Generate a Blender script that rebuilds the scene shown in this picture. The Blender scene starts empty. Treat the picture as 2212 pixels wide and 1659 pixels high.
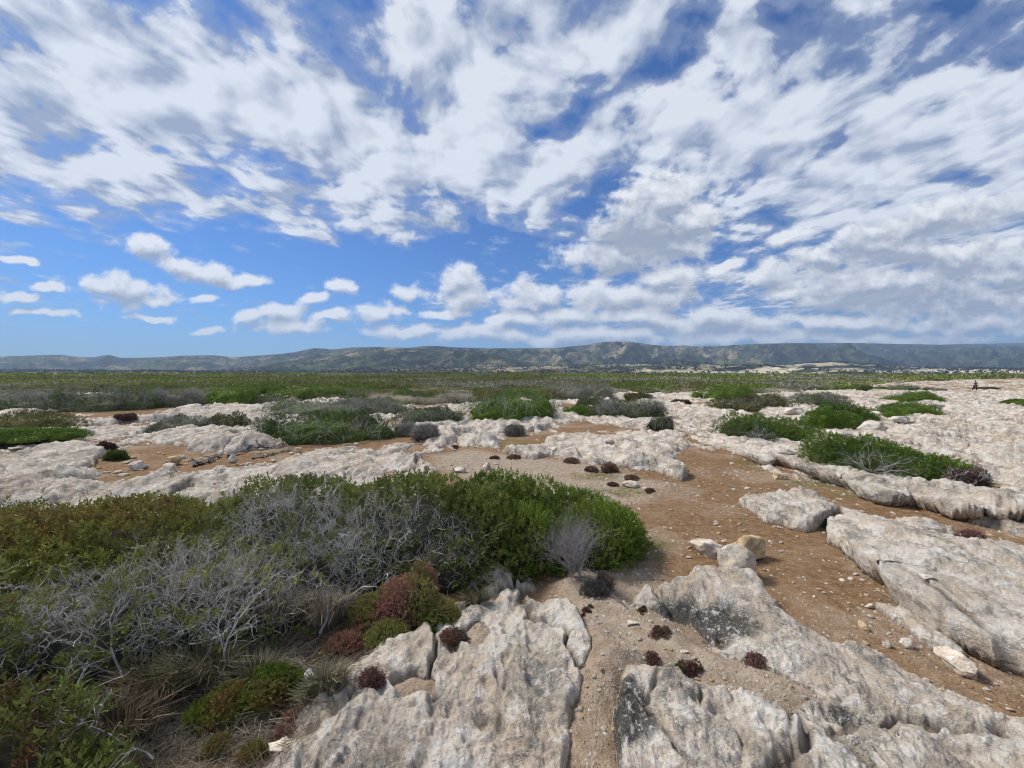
import bpy, math, random
import numpy as np
from mathutils import Vector
random.seed(7)
RNG = np.random.default_rng(11)
C = bpy.context.scene.collection
R = math.radians
K = 1024 / 2212.0            # survey units of the layout list to picture pixels
F = 385.0                    # focal length in picture pixels
EYE = 1.65
PITCH = math.atan((384 - 374) / F)

# ------------------------------------------------------------------ noise
def _h(ix, iy, s):
    n = (ix.astype(np.int64) * 374761393 + iy.astype(np.int64) * 668265263 + s * 974634777) & 0xFFFFFFFF
    n = ((n ^ (n >> 13)) * 1274126177) & 0xFFFFFFFF
    n = ((n ^ (n >> 15)) * 2246822519) & 0xFFFFFFFF
    return ((n ^ (n >> 16)) & 0xFFFFFF).astype(np.float32) / 16777216.0
def vn(x, y, s=0):
    ix = np.floor(x); iy = np.floor(y); fx = (x - ix).astype(np.float32); fy = (y - iy).astype(np.float32)
    fx = fx*fx*fx*(fx*(fx*6-15)+10); fy = fy*fy*fy*(fy*(fy*6-15)+10)
    a = _h(ix, iy, s); b = _h(ix+1, iy, s); c = _h(ix, iy+1, s); d = _h(ix+1, iy+1, s)
    return (a + (b-a)*fx) * (1-fy) + (c + (d-c)*fx) * fy
def fbm(x, y, s=0, o=4, g=0.5):
    t = 0; a = 1.0; n = 0
    for i in range(o):
        t = t + a * vn(x, y, s + i*17); n += a; a *= g
        x, y = 1.6*x + 1.2*y + 3.1, -1.2*x + 1.6*y + 1.7
    return t / n
def ridged(x, y, s=0, o=4, g=0.5):
    t = 0; a = 1.0; n = 0
    for i in range(o):
        v = 1 - np.abs(2*vn(x, y, s + i*17) - 1); t = t + a*v*v; n += a; a *= g
        x, y = 1.6*x + 1.2*y + 3.1, -1.2*x + 1.6*y + 1.7
    return t / n
def vn3(p, s=0):
    k = np.floor(p[..., 2]); f = (p[..., 2] - k); f = f*f*(3-2*f)
    a = vn(p[..., 0] + k*17.3, p[..., 1] + k*9.1, s); b = vn(p[..., 0] + (k+1)*17.3, p[..., 1] + (k+1)*9.1, s)
    return a + (b-a)*f
def fbm3(p, s=0, o=3):
    t = 0; a = 1.0; n = 0
    for i in range(o):
        t = t + a*vn3(p, s + i*13); n += a; a *= .5; p = p*2.03 + 1.3
    return t / n
def ss(a, b, x):
    t = np.clip((x - a) / (b - a), 0, 1); return t*t*(3-2*t)
def lerp(a, b, t): return a + (b - a)*t
def worley(x, y, s=0):
    """nearest and second distances, offset from the nearest seed and two random numbers of its cell"""
    ix = np.floor(x); iy = np.floor(y); d1 = np.full(x.shape, 9.); d2 = d1.copy(); z = np.zeros(x.shape); ox, oy, ha, hb = z, z, z, z
    for i in (-1, 0, 1):
        for j in (-1, 0, 1):
            a = ix + i; b = iy + j; p = _h(a, b, s); q = _h(a, b, s+5); ux = x - a - p; uy = y - b - q
            d = np.hypot(ux, uy); m = d < d1
            d2 = np.minimum(d2, np.maximum(d1, d)); d1 = np.minimum(d1, d)
            ox = np.where(m, ux, ox); oy = np.where(m, uy, oy); ha = np.where(m, _h(a, b, s+9), ha); hb = np.where(m, _h(a, b, s+12), hb)
    return d1, d2, ox, oy, ha, hb
def terr(h, n, w):
    q = h*n; k = np.floor(q); f = q - k; return (k + .22*f + .78*ss(1-w, 1, f))/n

# ------------------------------------------------------------------ layout
def base(x, y):
    r = np.hypot(x, y); az = np.arctan2(x, y)
    w = ss(0.1, 0.75, az) * ss(2.6, 1.6, az)
    return -(0.0125*w + 0.0045*(1-w)) * np.clip(r - 8, 0, 95)
def ray(vx, vy):
    a = (vx*K - 512)/F; b = (384 - vy*K)/F
    c, s = math.cos(PITCH), math.sin(PITCH)
    return a, c + b*s, b*c - s            # x, y (forward), z
def at(vx, vy, z=0.0):
    dx, dy, dz = ray(vx, vy); zb = 0.0
    for _ in range(8):
        t = (zb + z - EYE) / min(dz, -1e-4); x, y = dx*t, dy*t
        zb = float(base(np.array([x]), np.array([y]))[0])
    return x, y
def poly(pts): return np.array([at(p[0], p[1], p[2] if len(p) > 2 else 0) for p in pts])
def sd(x, y, P):
    """signed distance (inside positive) and the unit vector pointing outward"""
    n = len(P); d = np.full(x.shape, 1e9); ins = np.zeros(x.shape, bool); ox = np.zeros(x.shape); oy = np.zeros(x.shape)
    for i in range(n):
        ax, ay = P[i]; bx, by = P[(i+1) % n]; ex, ey = bx-ax, by-ay
        t = np.clip(((x-ax)*ex + (y-ay)*ey)/(ex*ex+ey*ey+1e-12), 0, 1)
        qx = x - ax - t*ex; qy = y - ay - t*ey; dd = qx*qx + qy*qy
        m = dd < d; d = np.where(m, dd, d); ox = np.where(m, qx, ox); oy = np.where(m, qy, oy)
        c = ((ay > y) != (by > y)) & (x < (bx-ax)*(y-ay)/(by-ay + 1e-12) + ax)
        ins ^= c
    d = np.sqrt(d); sg = np.where(ins, 1, -1); l = np.maximum(d, 1e-6)
    return d*sg, -ox/l*sg, -oy/l*sg

def vpx(x, y, z):
    c, s = math.cos(PITCH), math.sin(PITCH); dz = z - EYE; d = np.maximum(y*c - dz*s, .05); return (512 + F*x/d)/K, (384 - F*(dz*c + y*s)/d)/K
RIM = ([-400, 0, 150, 440, 560, 640, 850, 1000, 1180, 1280, 1350, 1450, 1500, 1560, 1700, 1800, 1850, 2000, 2150, 2400], [856, 852, 850, 852, 856, 860, 872, 868, 860, 858, 850, 850, 846, 850, 850, 842, 834, 822, 818, 816])
RIMXY = [at(a, b) for a, b in zip(*RIM)]
RIMA = np.array([math.atan2(p[0], p[1]) for p in RIMXY]); RIMR = np.array([math.hypot(*p) for p in RIMXY])
def beyond_rim(x, y):
    """distance ratio past the edge where bare rock gives way to maquis"""
    return np.hypot(x, y)/np.interp(np.arctan2(x, y), RIMA, RIMR)
SOIL = [poly(p) for p in (
    [(930,985),(1010,975),(1100,985),(1230,995),(1340,1008),(1440,1032),(1490,1010),(1500,980),(1600,1003),(1780,1052),(1950,1088),(2000,1098),(2212,1172),(2700,1300),(2700,1900),(2212,1600),(1800,1500),(1560,1420),(1400,1400),(1340,1330),(1200,1290),(1100,1150),(1000,1060)],
    [(190,1030),(220,985),(330,963),(430,972),(520,975),(640,962),(760,958),(700,985),(600,1000),(430,1022),(230,1055),(170,1045)],
    [(125,893),(300,884),(400,874),(450,880),(340,893),(210,908),(170,906)],
    [(1690,930),(1720,915),(1775,930),(1770,948),(1720,950)],
    [(560,1659),(640,1500),(740,1420),(980,1300),(900,1150),(-300,1100),(-1200,1659),(-600,2600),(300,2600)],
)]
GRAVEL = [poly(p) for p in (
    [(930,985),(1010,975),(1130,985),(1330,1020),(1420,1040),(1380,1085),(1250,1110),(1100,1080),(1000,1040)],
    [(1230,1250),(1340,1215),(1400,1240),(1345,1330),(1420,1440),(1560,1500),(1720,1545),(1640,1570),(1480,1560),(1330,1510),(1290,1430),(1280,1370),(1210,1290)],
    [(700,1470),(800,1530),(860,1560),(720,1640),(560,1659),(600,1560)],
)]
POCKET = [poly(p) for p in (     # gravel filled hollows in the bedrock
    [(1400,1345),(1440,1385),(1480,1425),(1560,1455),(1660,1490),(1740,1530),(1700,1560),(1600,1545),(1500,1530),(1460,1480),(1420,1462),(1380,1478),(1300,1500),(1285,1430),(1225,1280),(1260,1250),(1340,1330)],
    [(1290,1430),(1345,1470),(1335,1520),(1325,1570),(1335,1659),(1350,1900),(1200,1900),(1235,1659),(1240,1570),(1275,1500)],
    [(845,1520),(890,1500),(930,1510),(920,1535),(880,1545)],
    [(1000,1408),(1035,1380),(1050,1400),(1030,1425)],
)]
LITTER = poly([(300,1659),(330,1480),(520,1380),(640,1330),(760,1300),(780,1400),(740,1470),(690,1560),(620,1659)])
# slabs: outline points (x, y, height of the lip) , edge width, bulge, overhang
SLABS = []
def slab(pts, w, bulge, ov=0.0, sink=0.0):
    SLABS.append((poly(pts), np.array([p[2] for p in pts]), w, bulge, ov))
slab([(1335,1338,.02),(1368,1300,.07),(1420,1243,.14),(1500,1208,.2),(1590,1203,.24),(1640,1228,.2),(1680,1290,.15),(1760,1362,.1),(1850,1398,.08),(1930,1428,.07),(2000,1478,.05),(2100,1522,.03),(2260,1570,.03),(2700,1800,0),(2700,2600,0),(1350,2600,0),(1330,1700,.02),(1325,1560,.03),(1330,1503,.06),(1380,1480,.10),(1420,1470,.13),(1452,1500,.12),(1560,1545,.08),(1700,1565,.06),(1740,1530,.06),(1640,1480,.06),(1520,1435,.06),(1450,1385,.06),(1410,1352,.06)], .075, .06)
slab([(1040,1300,.05),(1090,1268,.13),(1130,1252,.18),(1165,1256,.18),(1185,1290,.14),(1235,1330,.12),(1270,1380,.10),(1285,1440,.07),(1275,1500,.04),(1235,1560,.03),(1250,1690,0),(1300,2600,0),(400,2600,0),(500,1700,.02),(560,1659,.03),(740,1612,.05),(800,1572,.07),(880,1545,.06),(830,1520,.05),(740,1490,.05),(760,1450,.06),(880,1430,.07),(1000,1422,.07),(1012,1370,.07),(962,1350,.05),(985,1292,.05)], .10, .03)
slab([(1595,1082,.03),(1640,1070,.1),(1690,1057,.2),(1745,1058,.2),(1790,1080,.15),(1815,1098,.08),(1790,1118,.07),(1740,1132,.09),(1660,1125,.03)], .045, .03, .10)
slab([(1775,1149,.10),(1800,1138,.11),(1835,1128,.10),(1850,1105,.14),(1900,1097,.18),(2000,1118,.17),(2100,1148,.16),(2300,1200,.15),(2700,1380,.14),(2700,1700,.1),(2260,1418,.16),(2140,1352,.19),(2060,1296,.23),(2005,1256,.26),(1985,1242,.26),(1950,1218,.22),(1880,1192,.17),(1820,1162,.13)], .045, .02, .18)
slab([(1500,962,.12),(1530,948,.14),(1600,966,.18),(1660,982,.2),(1700,978,.22),(1780,1004,.24),(1840,1020,.25),(1900,1050,.25),(1960,1048,.27),(2050,1066,.28),(2260,1098,.28),(2900,1180,.28),(2900,900,.22),(2400,870,.15),(2000,860,.1),(1700,890,.1),(1560,905,.1),(1490,930,.12)], .045, .0, .30)
slab([(1090,970,.08),(1160,960,.12),(1180,942,.14),(1290,917,.14),(1400,927,.13),(1480,942,.13),(1440,990,.13),(1485,1020,.09),(1470,1032,.06),(1400,1000,.12),(1340,1000,.08),(1260,985,.12),(1230,960,.12),(1150,985,.08)], .05, .05, .08)
slab([(228,1050,.06),(300,1032,.10),(420,1016,.13),(520,1007,.13),(640,980,.14),(760,952,.15),(860,962,.14),(900,985,.15),(840,1010,.1),(700,1020,.1),(560,1030,.1),(380,1045,.08)], .06, .05, .05)
slab([(-200,1010,.1),(0,985,.16),(90,955,.22),(170,945,.24),(215,965,.18),(200,1000,.1),(120,1020,.1),(60,1050,.1),(0,1070,.1),(-300,1080,.1)], .06, .05, .08)
slab([(1885,1310,.02),(1920,1302,.05),(1980,1330,.05),(2050,1375,.04),(2065,1410,.03),(2010,1395,.03),(1940,1345,.03)], .03, .01)

def ground(x, y, full=True):
    x = np.asarray(x, float); y = np.asarray(y, float)
    r = np.hypot(x, y); b = base(x, y)
    far = ss(25, 70, r)
    # --- soil
    soil = b + .05*(fbm(x*.35, y*.35, 3, 3)-.5)*ss(2, 12, r) + .03*(fbm(x*2.2, y*2.2, 5, 3)-.5) + .012*(fbm(x*11, y*11, 6, 3)-.5)
    # --- bedrock relief: beds strike away from the viewer, so ribs run along y
    wx = x + .45*(fbm(x*.6, y*.35, 21, 3)-.5) + .12*(fbm(x*2.1, y*1.2, 22, 3)-.5); wy = y + .5*(fbm(x*.5, y*.5, 23, 2)-.5)
    s_ = wx + .12*wy; t_ = wy - .12*wx
    g1 = ridged(s_*.8, t_*.22, 31, 3); g2 = ridged(s_*2.6, t_*.7, 33, 3)
    f1 = fbm(x*1.3, y*1.3, 41, 4); f2 = fbm(x*6, y*6, 43, 4, .55); f3 = fbm(x*26, y*26, 45, 3, .6)
    T1 = terr(fbm(s_*.55, t_*.20, 61, 5), 15, .14) - .5; T2 = terr(fbm(s_*2.2 + .3*f2, t_*.8, 62, 4), 9, lerp(.4, .16, ss(3, 5, r))) - .5
    T3 = terr(fbm(s_*5.5 + .2*f2, t_*2.2 + .2*f2, 63, 3), 7, lerp(.6, .2, ss(3, 5, r))) - .5
    near = ss(3.6, 5.5, r); amp = lerp(1.0, 1.25, ss(6, 40, r))
    w1 = worley(s_*1.1 + .5*f1 + .12*f2, t_*.55 + .4*f1 + .12*f2, 57); w2 = worley(s_*3.6 + .35*f2, t_*2.0 + .35*f2, 59)
    k1 = ss(0, .10, w1[1]-w1[0]); k2 = ss(0, .12, w2[1]-w2[0])
    fc1 = k1*(w1[2]*(w1[4]-.5) + w1[3]*(w1[5]-.5)) + k1*.35*(w1[4]-.5); fc2 = k2*(w2[2]*(w2[4]-.5) + w2[3]*(w2[5]-.5) + .3*(w2[5]-.5))
    amp = amp*(1 + .8*ss(.55, .85, np.arctan2(x, y))*ss(5.5, 9, r)*ss(2.4, 1.8, np.arctan2(x, y)))
    k1_ = ridged(wx*1.25, wy*.8, 81, 4, .55) - .5; k2_ = ridged(x*4.2 + .5*f1, y*3.1 + .5*f1, 83, 4, .6) - .5
    rel = amp*(lerp(.10, .38, near)*T1 + lerp(.06, .26, near)*T2 + lerp(.02, .09, near)*T3 + lerp(.02, .05, near)*(g1-.5) + .02*(g2-.45)) + lerp(.055, .10, near)*k1_ + lerp(.034, .07, near)*k2_ + lerp(.11, .12, near)*fc1 + lerp(.04, .06, near)*fc2
    rel += .05*(f1-.5) + .03*(f2-.5) + .034*(f3-.5) + .012*(fbm(x*60, y*60, 47, 2)-.5)*ss(7, 4, r)
    pit = worley(x*7 + .8*f2, y*5 + .8*f1, 51)[0]
    rel += -.028*ss(.32, .05, pit)*ss(.48, .6, fbm(x*1.7, y*1.7, 53, 2))
    crack = ss(.05, .0, w1[1]-w1[0])*ss(.36, .5, fbm(x*.9, y*.9, 58, 2)) + 0.35*ss(.10, 0, w2[1]-w2[0])*ss(.5, .6, fbm(x*1.4, y*1.4, 65, 2))
    rel -= .055*crack
    # --- where the soil covers the rock
    m = np.full(x.shape, 9.0)
    for P in SOIL: m = np.minimum(m, -sd(x, y, P)[0])
    m = m / np.maximum(1, r/7) + .22*(f1-.5)*2 + .1*(f2-.5)
    scrub = ss(.9, 1.08, beyond_rim(x, y) + .12*(f1-.5))
    off = lerp(-.16, .15, ss(-.25, .35, m)) - .45*scrub - .20*ss(.53, .66, fbm(x*.55, y*.4, 73, 3))*ss(4, 6, r)
    rock = b + off + rel
    sx = np.zeros(x.shape); sy = np.zeros(x.shape)
    for P, zt, w, bul, ov in SLABS:
        lo = P.min(0)-.6; hi = P.max(0)+.6
        q = (x > lo[0]) & (x < hi[0]) & (y > lo[1]) & (y < hi[1])
        if not q.any(): continue
        X, Y = x[q], y[q]; D, ux, uy = sd(X, Y, P)
        D = D + .07*(f1[q]-.5) + .06*(f2[q]-.5) + .018*(f3[q]-.5) + .18*fc1[q] + .07*fc2[q]
        ws = np.zeros(X.shape); hs = np.zeros(X.shape)
        for (px, py), zz in zip(P, zt):
            k = 1/((X-px)**2 + (Y-py)**2 + .02); ws += k; hs += k*zz
        top = hs/ws + bul*(1-np.exp(-np.maximum(D, 0)/.25)) + rel[q]*.8
        e = ss(-w, w, D)
        z = b[q] - .12 + e*(top + .12)
        better = z > rock[q] - .02
        rock[q] = np.maximum(rock[q], z)
        sh = ov*e*(1-ss(0, .45, D))*better*np.clip(top/.25, 0, 1.3)*(.5 + .9*f1[q])
        sx[q] += ux*sh; sy[q] += uy*sh
    for P in POCKET:
        D = sd(x, y, P)[0] + .06*(f1-.5) + .05*(f2-.5)
        rock = np.where(r < 8, lerp(rock, np.minimum(rock, soil - .03), ss(-.05, .05, D)), rock)
        soil = soil + .095*ss(-.22, .05, D)*(r < 8)
    # the dark hollow in the big outcrop and the small basin in front of it
    hx, hy = at(1490, 1345, .08); qx = (x-hx)/.42; qy = (y-hy)/.24; hol = np.exp(-(qx*qx+qy*qy)**1.5)
    rock = rock - .11*hol
    hx2, hy2 = at(1745, 1560, .05); q2 = np.exp(-(((x-hx2)/.20)**2 + ((y-hy2)/.07)**2)**2); rock = rock - .06*q2
    z = np.maximum(rock, soil)
    if not full: return z
    rk = ss(-.004, .012, rock - soil); xs = x + .12*y
    gr = np.zeros(x.shape)
    for P in GRAVEL + POCKET: gr = np.maximum(gr, ss(-.35, .15, sd(x, y, P)[0] + .5*(f1-.5)))
    gr = np.maximum(gr, .45*ss(.5, .7, f1)) * (r < 14)
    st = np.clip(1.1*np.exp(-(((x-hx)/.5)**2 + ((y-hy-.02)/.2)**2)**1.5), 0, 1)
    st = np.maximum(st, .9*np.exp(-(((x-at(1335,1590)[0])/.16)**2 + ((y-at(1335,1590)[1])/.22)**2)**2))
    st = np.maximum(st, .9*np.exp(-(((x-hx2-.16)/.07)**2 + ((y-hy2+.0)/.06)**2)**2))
    li = ss(-.15, .15, sd(x, y, LITTER)[0] + .3*(f1-.5))
    li = np.maximum(li, scrub*.75)
    mo = scrub*ss(60, 160, r)
    for mx, my, mr, mry in MOSS:
        mo = np.maximum(mo, ss(1.2, .4, np.hypot((x-mx)/mr, (y-my)/mry) + 1.4*(f2-.5)))
    return z + 0, rk, gr, st, li, mo, sx, sy, np.clip(crack*1.2, 0, 1)*rk
MOSS = [(*at(1100,955,.05), .75, .6), (*at(1385,1175), .35, .3), (*at(1640,1000), .7, .25), (*at(1880,1068), .6, .3), (*at(1760,1045), .5, .2), (*at(1900,1200), .35, .2), (*at(250,890), 2.2, .5), (*at(2150,1390), .3, .3), (*at(1330,990), .4, .3), (*at(1290,1030), .5, .3), (*at(1350,1060), .5, .3)]
def gz(x, y): return float(ground(np.array([x]), np.array([y]), False)[0])

# ------------------------------------------------------------------ mesh helpers
def mesh(name, co, faces, mat, parent=None, col=None, smooth=False, attrs=None, link=True):
    """faces: an (n,k) array"""
    me = bpy.data.meshes.new(name)
    co = np.ascontiguousarray(co, np.float32); faces = np.ascontiguousarray(faces, np.int32); n, k = faces.shape
    me.vertices.add(len(co)); me.vertices.foreach_set('co', co.ravel())
    me.loops.add(n*k); me.loops.foreach_set('vertex_index', faces.ravel())
    me.polygons.add(n); me.polygons.foreach_set('loop_start', np.arange(0, n*k, k, dtype=np.int32))
    me.polygons.foreach_set('use_smooth', np.full(n, smooth))
    if col is not None:
        a = me.color_attributes.new('col', 'FLOAT_COLOR', 'POINT')
        a.data.foreach_set('color', np.ascontiguousarray(np.c_[col, np.ones(len(col))], np.float32).ravel())
    for k_, v in (attrs or {}).items():
        a = me.attributes.new(k_, 'FLOAT', 'POINT'); a.data.foreach_set('value', np.ascontiguousarray(v, np.float32).ravel())
    me.update(calc_edges=True)
    me.materials.append(mat)
    o = bpy.data.objects.new(name, me)
    if link: C.objects.link(o)
    if parent: o.parent = parent
    return o
def tag(o, label=None, cat=None, group=None, kind=None):
    for k, v in (('label', label), ('category', cat), ('group', group), ('kind', kind)):
        if v: o[k] = v
    return o
def empty(name, loc, label, cat, group=None, rz=0):
    o = bpy.data.objects.new(name, None); C.objects.link(o); o.location = loc; o.rotation_euler = (0, 0, rz); o.empty_display_size = .1
    return tag(o, label, cat, group)
def nrm(v): return v / np.maximum(np.linalg.norm(v, axis=-1, keepdims=True), 1e-9)
def leaves(pos, axis, size, aspect, fold=.25, roll=None):
    """one folded diamond leaf per point; axis is its long direction"""
    n = len(pos); axis = nrm(axis)
    ref = RNG.normal(size=(n, 3)) if roll is None else roll
    side = nrm(np.cross(axis, ref)); up = np.cross(side, axis)
    L = np.broadcast_to(size, (n,))[:, None]; W = L*np.broadcast_to(aspect, (n,))[:, None]*.5
    a = pos; t = pos + axis*L - up*L*.12; m = pos + axis*L*.5
    co = np.stack([a, m + side*W + up*W*fold, t, m - side*W + up*W*fold], 1).reshape(-1, 3)
    return co, np.arange(4*n).reshape(n, 4)
def prisms(p0, p1, r0, r1):
    n = len(p0); d = nrm(p1-p0); s = nrm(np.cross(d, np.where(np.abs(d[:, 2:3]) > .9, [[1., 0, 0]], [[0, 0, 1.]]))); u = np.cross(s, d)
    co = np.zeros((n, 6, 3))
    for k in range(3):
        a = k*2.0944; o = s*math.cos(a) + u*math.sin(a)
        co[:, k] = p0 + o*np.asarray(r0).reshape(-1, 1); co[:, 3+k] = p1 + o*np.asarray(r1).reshape(-1, 1)
    b = np.arange(n)[:, None]*6
    f = np.concatenate([b + np.array([[0, 1, 4, 3]]), b + np.array([[1, 2, 5, 4]]), b + np.array([[2, 0, 3, 5]])])
    return co.reshape(-1, 3), f
def twigs(starts, dirs, length, r, levels=3, kids=3, seed=0, kink=.45, seg=4, spread=.9, up=.15):
    """branching kinked twigs, returned as segment arrays"""
    g = np.random.default_rng(seed); P0, P1, A, B = [], [], [], []
    st = [(np.asarray(starts, float), nrm(np.asarray(dirs, float)), np.broadcast_to(length, (len(starts),)).astype(float), np.broadcast_to(r, (len(starts),)).astype(float))]
    for lv in range(levels):
        p, d, L, rr = st.pop(); nxt = []
        for k in range(seg):
            d = nrm(d + g.normal(size=d.shape)*kink*.5 + np.array([0, 0, up*.3]))
            q = p + d*(L/seg)[:, None]*g.uniform(.7, 1.3, (len(p), 1))
            ra = rr*(1-.55*k/seg); rb = rr*(1-.55*(k+1)/seg)
            P0.append(p); P1.append(q); A.append(ra); B.append(rb)
            if k >= 1 and lv < levels-1:
                m = g.uniform(size=len(p)) < kids/(seg-1)
                nd = nrm(d[m] + g.normal(size=(m.sum(), 3))*spread)
                nxt.append((q[m], nd, L[m]*g.uniform(.4, .75, m.sum()), rb[m]*.75))
            p = q
        if lv < levels-1:
            if not nxt: break
            st.append(tuple(np.concatenate([n[i] for n in nxt]) for i in range(4)))
    return np.concatenate(P0), np.concatenate(P1), np.concatenate(A), np.concatenate(B)
def twig_mesh(name, segs, mat, parent=None, tone=(.30, .285, .27), var=.35, seed=0):
    co, f = prisms(*segs); g = np.random.default_rng(seed); n = len(segs[0])
    c = np.array(tone)[None]*(1 + var*(g.uniform(-1, 1, (n, 1)))) ; c = np.repeat(c, 6, 0)
    o = mesh(name, co, f, mat, parent, col=np.clip(c, 0, 1))
    if name in ('dead_twig', 'bare_branch', 'branch'): o['kind'] = 'stuff'      # a tangle nobody could count
    return o
def settle(t, x, y):
    """put a thing's origin at its foot"""
    z = gz(x, y); t.location = (x, y, z)
    for c in t.children: c.location = (-x, -y, -z)

# ------------------------------------------------------------------ materials
class G:
    def __init__(s, tree): s.t = tree; s.n = tree.nodes; s.l = tree.links
    def a(s, typ, ins=None, **kw):
        n = s.n.new(typ)
        for k, v in kw.items(): setattr(n, k, v)
        for k, v in (ins or {}).items():
            if isinstance(v, bpy.types.NodeSocket): s.l.new(v, n.inputs[k])
            else: n.inputs[k].default_value = v
        return n
    def m(s, op, a, b=0.0, c=0.0, clamp=False):
        n = s.n.new('ShaderNodeMath'); n.operation = op; n.use_clamp = clamp
        for i, v in enumerate((a, b, c)):
            if isinstance(v, bpy.types.NodeSocket): s.l.new(v, n.inputs[i])
            else: n.inputs[i].default_value = v
        return n.outputs[0]
    def vm(s, op, a, b=None, sc=None):
        n = s.n.new('ShaderNodeVectorMath'); n.operation = op
        for i, v in ((0, a), (1, b)):
            if v is None: continue
            if isinstance(v, bpy.types.NodeSocket): s.l.new(v, n.inputs[i])
            else: n.inputs[i].default_value = v
        if sc is not None: n.inputs['Scale'].default_value = sc
        return n.outputs[0]
    flat = False
    def noise(s, vec, scale, detail=4, rough=.5, dist=0.0, out=0):
        n = s.a('ShaderNodeTexNoise', noise_dimensions='2D' if s.flat else '3D', ins={'Scale': scale, 'Detail': detail, 'Roughness': rough, 'Distortion': dist})
        if vec is not None: s.l.new(vec, n.inputs['Vector'])
        return n.outputs[out]
    def mr(s, x, a, b, c=0.0, d=1.0, smooth=True):
        n = s.a('ShaderNodeMapRange', {'Value': x, 'From Min': a, 'From Max': b, 'To Min': c, 'To Max': d}); n.interpolation_type = 'SMOOTHSTEP' if smooth else 'LINEAR'; n.clamp = True
        return n.outputs[0]
    def mix(s, f, a, b, mode='MIX'):
        n = s.n.new('ShaderNodeMix'); n.data_type = 'RGBA'; n.blend_type = mode
        for k, v in ((0, f), (6, a), (7, b)):
            if isinstance(v, bpy.types.NodeSocket): s.l.new(v, n.inputs[k])
            else: n.inputs[k].default_value = v if k == 0 or len(v) == 4 else (*v, 1)
        return n.outputs[2]
    def attr(s, name, out='Fac'): return s.a('ShaderNodeAttribute', attribute_name=name).outputs[out]
def mat(name):
    m = bpy.data.materials.new(name); m.use_nodes = True; m.node_tree.nodes.clear(); g = G(m.node_tree)
    return m, g, g.a('ShaderNodeOutputMaterial')
def leaf_mat(name, trans=.22, rough=.5, spec=.3):
    m, g, out = mat(name)
    c = g.mix(1.0, g.attr('col', 'Color'), g.a('ShaderNodeObjectInfo').outputs['Color'], 'MULTIPLY')
    p = g.a('ShaderNodeBsdfPrincipled', {'Base Color': c, 'Roughness': rough, 'Specular IOR Level': spec})
    t = g.a('ShaderNodeBsdfTranslucent', {'Color': c})
    x = g.a('ShaderNodeMixShader', {0: trans, 1: p.outputs[0], 2: t.outputs[0]})
    g.l.new(x.outputs[0], out.inputs[0]); return m
LEAF = leaf_mat('leaf'); FINE = leaf_mat('fine_leaf', .15, .7, .15)
def col_mat(name, rough=.9):
    m, g, out = mat(name)
    c = g.mix(1.0, g.attr('col', 'Color'), g.a('ShaderNodeObjectInfo').outputs['Color'], 'MULTIPLY')
    p = g.a('ShaderNodeBsdfPrincipled', {'Base Color': c, 'Roughness': rough, 'Specular IOR Level': .15})
    g.l.new(p.outputs[0], out.inputs[0]); return m
WOOD = col_mat('weathered_wood'); STRAW = leaf_mat('straw', .15, .8, .1)

def rock_nodes(g, vec, stain, pale=1.0):
    """weathered limestone: white, cream and buff, grey lichen in bands along the beds, dark specks"""
    n1 = g.noise(vec, .9, 4, .6); n2 = g.noise(vec, 4.5, 6, .68, .7); n3 = g.noise(vec, 24, 5, .72); n4 = g.noise(vec, 95, 3, .7); n5 = g.noise(vec, 2.3, 7, .70, 1.1)
    bands = g.noise(g.vm('MULTIPLY', g.vm('ADD', vec, g.vm('SCALE', g.a('ShaderNodeCombineXYZ', {0: n2, 1: n5, 2: n2}).outputs[0], sc=.30)), (3.6, .75, 7.0)), 1.6, 6, .72)
    c = g.mix(g.mr(n2, .36, .62), (.50*pale, .415*pale, .315*pale), (.67*pale, .60*pale, .505*pale))
    c = g.mix(g.m('MULTIPLY', g.mr(n1, .45, .62), .75), c, (.55*pale, .43*pale, .315*pale))
    pt = g.mr(g.m('ADD', g.m('MULTIPLY', n5, .65), g.m('MULTIPLY', n1, .35)), .47, .60)
    grey = g.m('MULTIPLY', pt, g.mr(g.m('MULTIPLY_ADD', pt, .12, n3), .46, .60))
    c = g.mix(g.m('MULTIPLY', grey, .62), c, (.19, .182, .16))
    c = g.mix(g.m('MULTIPLY', g.m('MULTIPLY', g.mr(bands, .52, .60), g.mr(n3, .34, .55, .25, 1.0)), .80), c, (.17, .165, .15))
    c = g.mix(g.m('MULTIPLY', g.mr(bands, .46, .38), .55), c, (.70*pale, .66*pale, .595*pale))
    if stain is not None:
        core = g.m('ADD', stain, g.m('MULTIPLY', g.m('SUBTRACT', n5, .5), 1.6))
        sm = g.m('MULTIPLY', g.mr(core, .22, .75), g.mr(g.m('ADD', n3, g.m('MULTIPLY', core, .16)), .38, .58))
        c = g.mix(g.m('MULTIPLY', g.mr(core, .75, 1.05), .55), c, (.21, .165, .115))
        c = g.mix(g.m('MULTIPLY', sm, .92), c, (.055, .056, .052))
    c = g.mix(g.m('MULTIPLY', g.mr(g.m('MULTIPLY_ADD', n2, .5, g.m('MULTIPLY', n3, .5)), .525, .58), .75), c, (.74*pale, .70*pale, .635*pale))
    c = g.mix(g.m('MULTIPLY', g.mr(n4, .58, .68), .55), c, (.17, .15, .125))
    c = g.mix(g.m('MULTIPLY', g.mr(n4, .43, .34), .4), c, (.76*pale, .73*pale, .67*pale))
    hgt = g.m('ADD', g.m('MULTIPLY', n2, .5), g.m('ADD', g.m('MULTIPLY', n3, .55), g.m('ADD', g.m('MULTIPLY', n4, .16), g.m('MULTIPLY', bands, .5))))
    return c, hgt
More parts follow.
